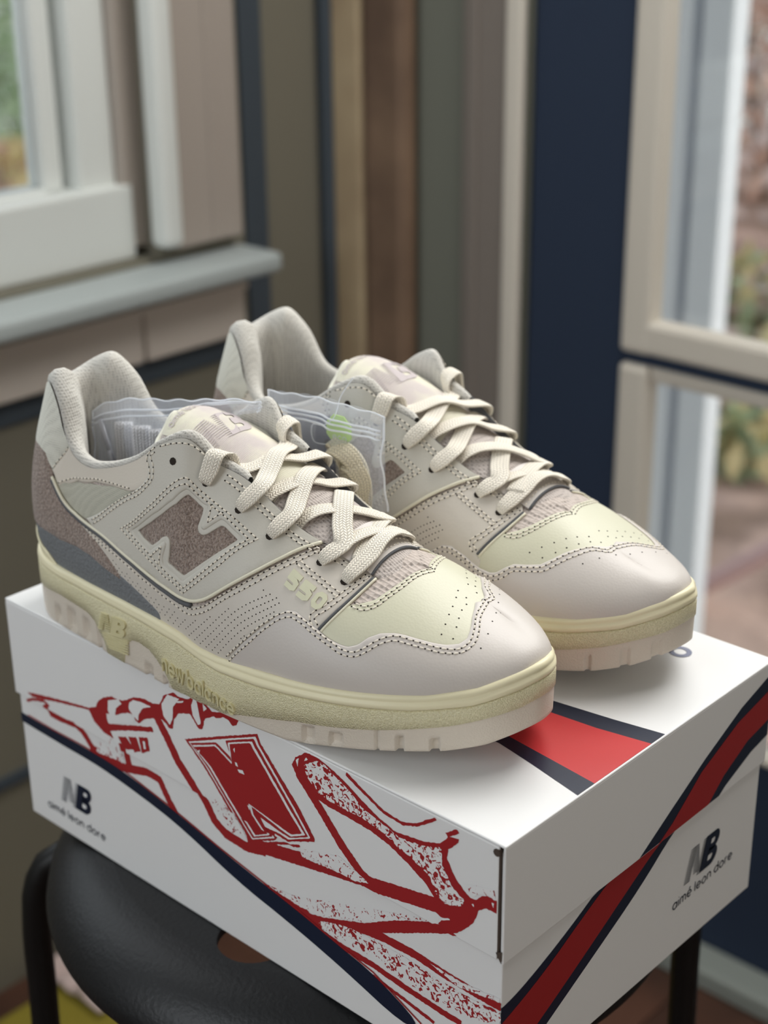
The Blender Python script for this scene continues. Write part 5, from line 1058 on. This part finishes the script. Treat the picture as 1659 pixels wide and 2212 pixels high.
for x,y in ((41,2),(52.5,3),(63,4)):
    f=np.array([x,y,0.]); dz=np.array([0,0,1.]); 
    L=[f+dz*52,f+dz*75,f+dz*98,f+dz*103-cn*.4,f+dz*104.2-cn*1.6,f+dz*103-cn*3,f+dz*97-cn*3.6,f+dz*60-cn*3.6]
    paths.append((L,[cn,cn,cn,cn*.7+dz*.7,dz,dz*.6-cn*.8,-cn,-cn],[9.6]*8))
r=spare('white spare lace folded in two flat loops inside the clear bag',M_slack,paths)
for (a,b) in (((27,-1,104),(33,1,80)),((31,0,88),(36,2,64))): obj('aglet',MB().tube([tuple(np.array(a)/1000),tuple(np.array(b)/1000)],.0013,10).mesh(),mat('clear_aglet',(176,178,186),.25),r,smooth=True)
b2=bagroot('zip_bag','clear zip bag with navy and green tags, standing between the two sneakers','bag')
bag(b2,[(97,50,119),(112,50,120.5),(128,51,121.5),(145,52,120.5),(158,53,119.5),(167,54,118)],[42,46,50,54,54,50],5.,9,(.15,.19,.24))
bx('tag_card',(.107,.0525,.080),(.137,.0531,.1115),mat('navy_tag_card',(58,64,92),.4),b2)
G_=[(141+8.3*math.cos(math.radians(a+22)),106.5+8.3*math.sin(math.radians(a+22))) for a in range(0,360,45)]
obj('green_tag',prism([G_],lambda x,z,h:(x/1000,.0515-h,z/1000),.0006),mat('green_tag_card',(168,206,84),.5),b2)
Qe,le=lettering('eco',.2); quads([[(p[0],p[1]) for p in q] for q in Qe],lambda a,b:((137.5+a*2.2)/1000,.0507,(101.5+b*2.2)/1000),M_zip,'tag_lettering',b2)
obj('tag_eyelet',prism([arc(135,97.5,3.2,3.2,0,345,20)],lambda x,z,h:(x/1000,.0510-h,z/1000),.0006),mat('black_disc',(16,16,18),.5),b2)
obj('string',MB().tube([tuple(p) for p in smooth3([(.1355,.0485,.0985),(.128,.0475,.099),(.1275,.0475,.108),(.1335,.0480,.1085),(.139,.049,.1125),(.1415,.053,.124),(.146,.057,.1330)],5)],.0003,6).mesh(),M_zip,b2,smooth=True)
up=np.array([0,0,1.])
def V3(*a): return np.array(a,float)
paths=[([V3(150,56,66),V3(146,51,80),V3(141,48.5,92),V3(139,47.5,97.5),V3(143,46,99.5),V3(150,46,97.5),V3(156,47,91),V3(157,48,82),V3(154,49,68)],[V3(-.6,-.6,.3),V3(-.6,-.7,.3),V3(-.6,-.5,.6),V3(-.2,-.4,.9),V3(.1,-.4,.9),V3(.5,-.5,.7),V3(.8,-.5,.3),V3(.8,-.6,0),V3(.8,-.6,0)],[8,9,10.5,11,11.5,11,10,9,8]),
([V3(147,50,70),V3(147,47,84),V3(149,45.5,92.5),V3(154,45,92),V3(158,46.5,86),V3(158.5,48,76),V3(156,50,64)],[V3(-.3,-.9,.2),V3(-.3,-.9,.3),V3(0,-.5,.8),V3(.4,-.5,.7),V3(.8,-.5,.2),V3(.8,-.5,0),V3(.8,-.5,0)],[8,9,10,10,9.5,9,8]),
([V3(136,58,74),V3(135.5,55,88),V3(136,52,98),V3(138.5,50,101),V3(142,49.5,99),V3(144,50,92)],[V3(-.6,-.6,.2),V3(-.5,-.7,.3),V3(-.2,-.5,.8),V3(.1,-.4,.9),V3(.6,-.5,.5),V3(.8,-.5,0)],[8,9,10,10,9.5,9])]
spare('cream spare lace curled loosely inside the bag between the sneakers',M_cream2,paths)
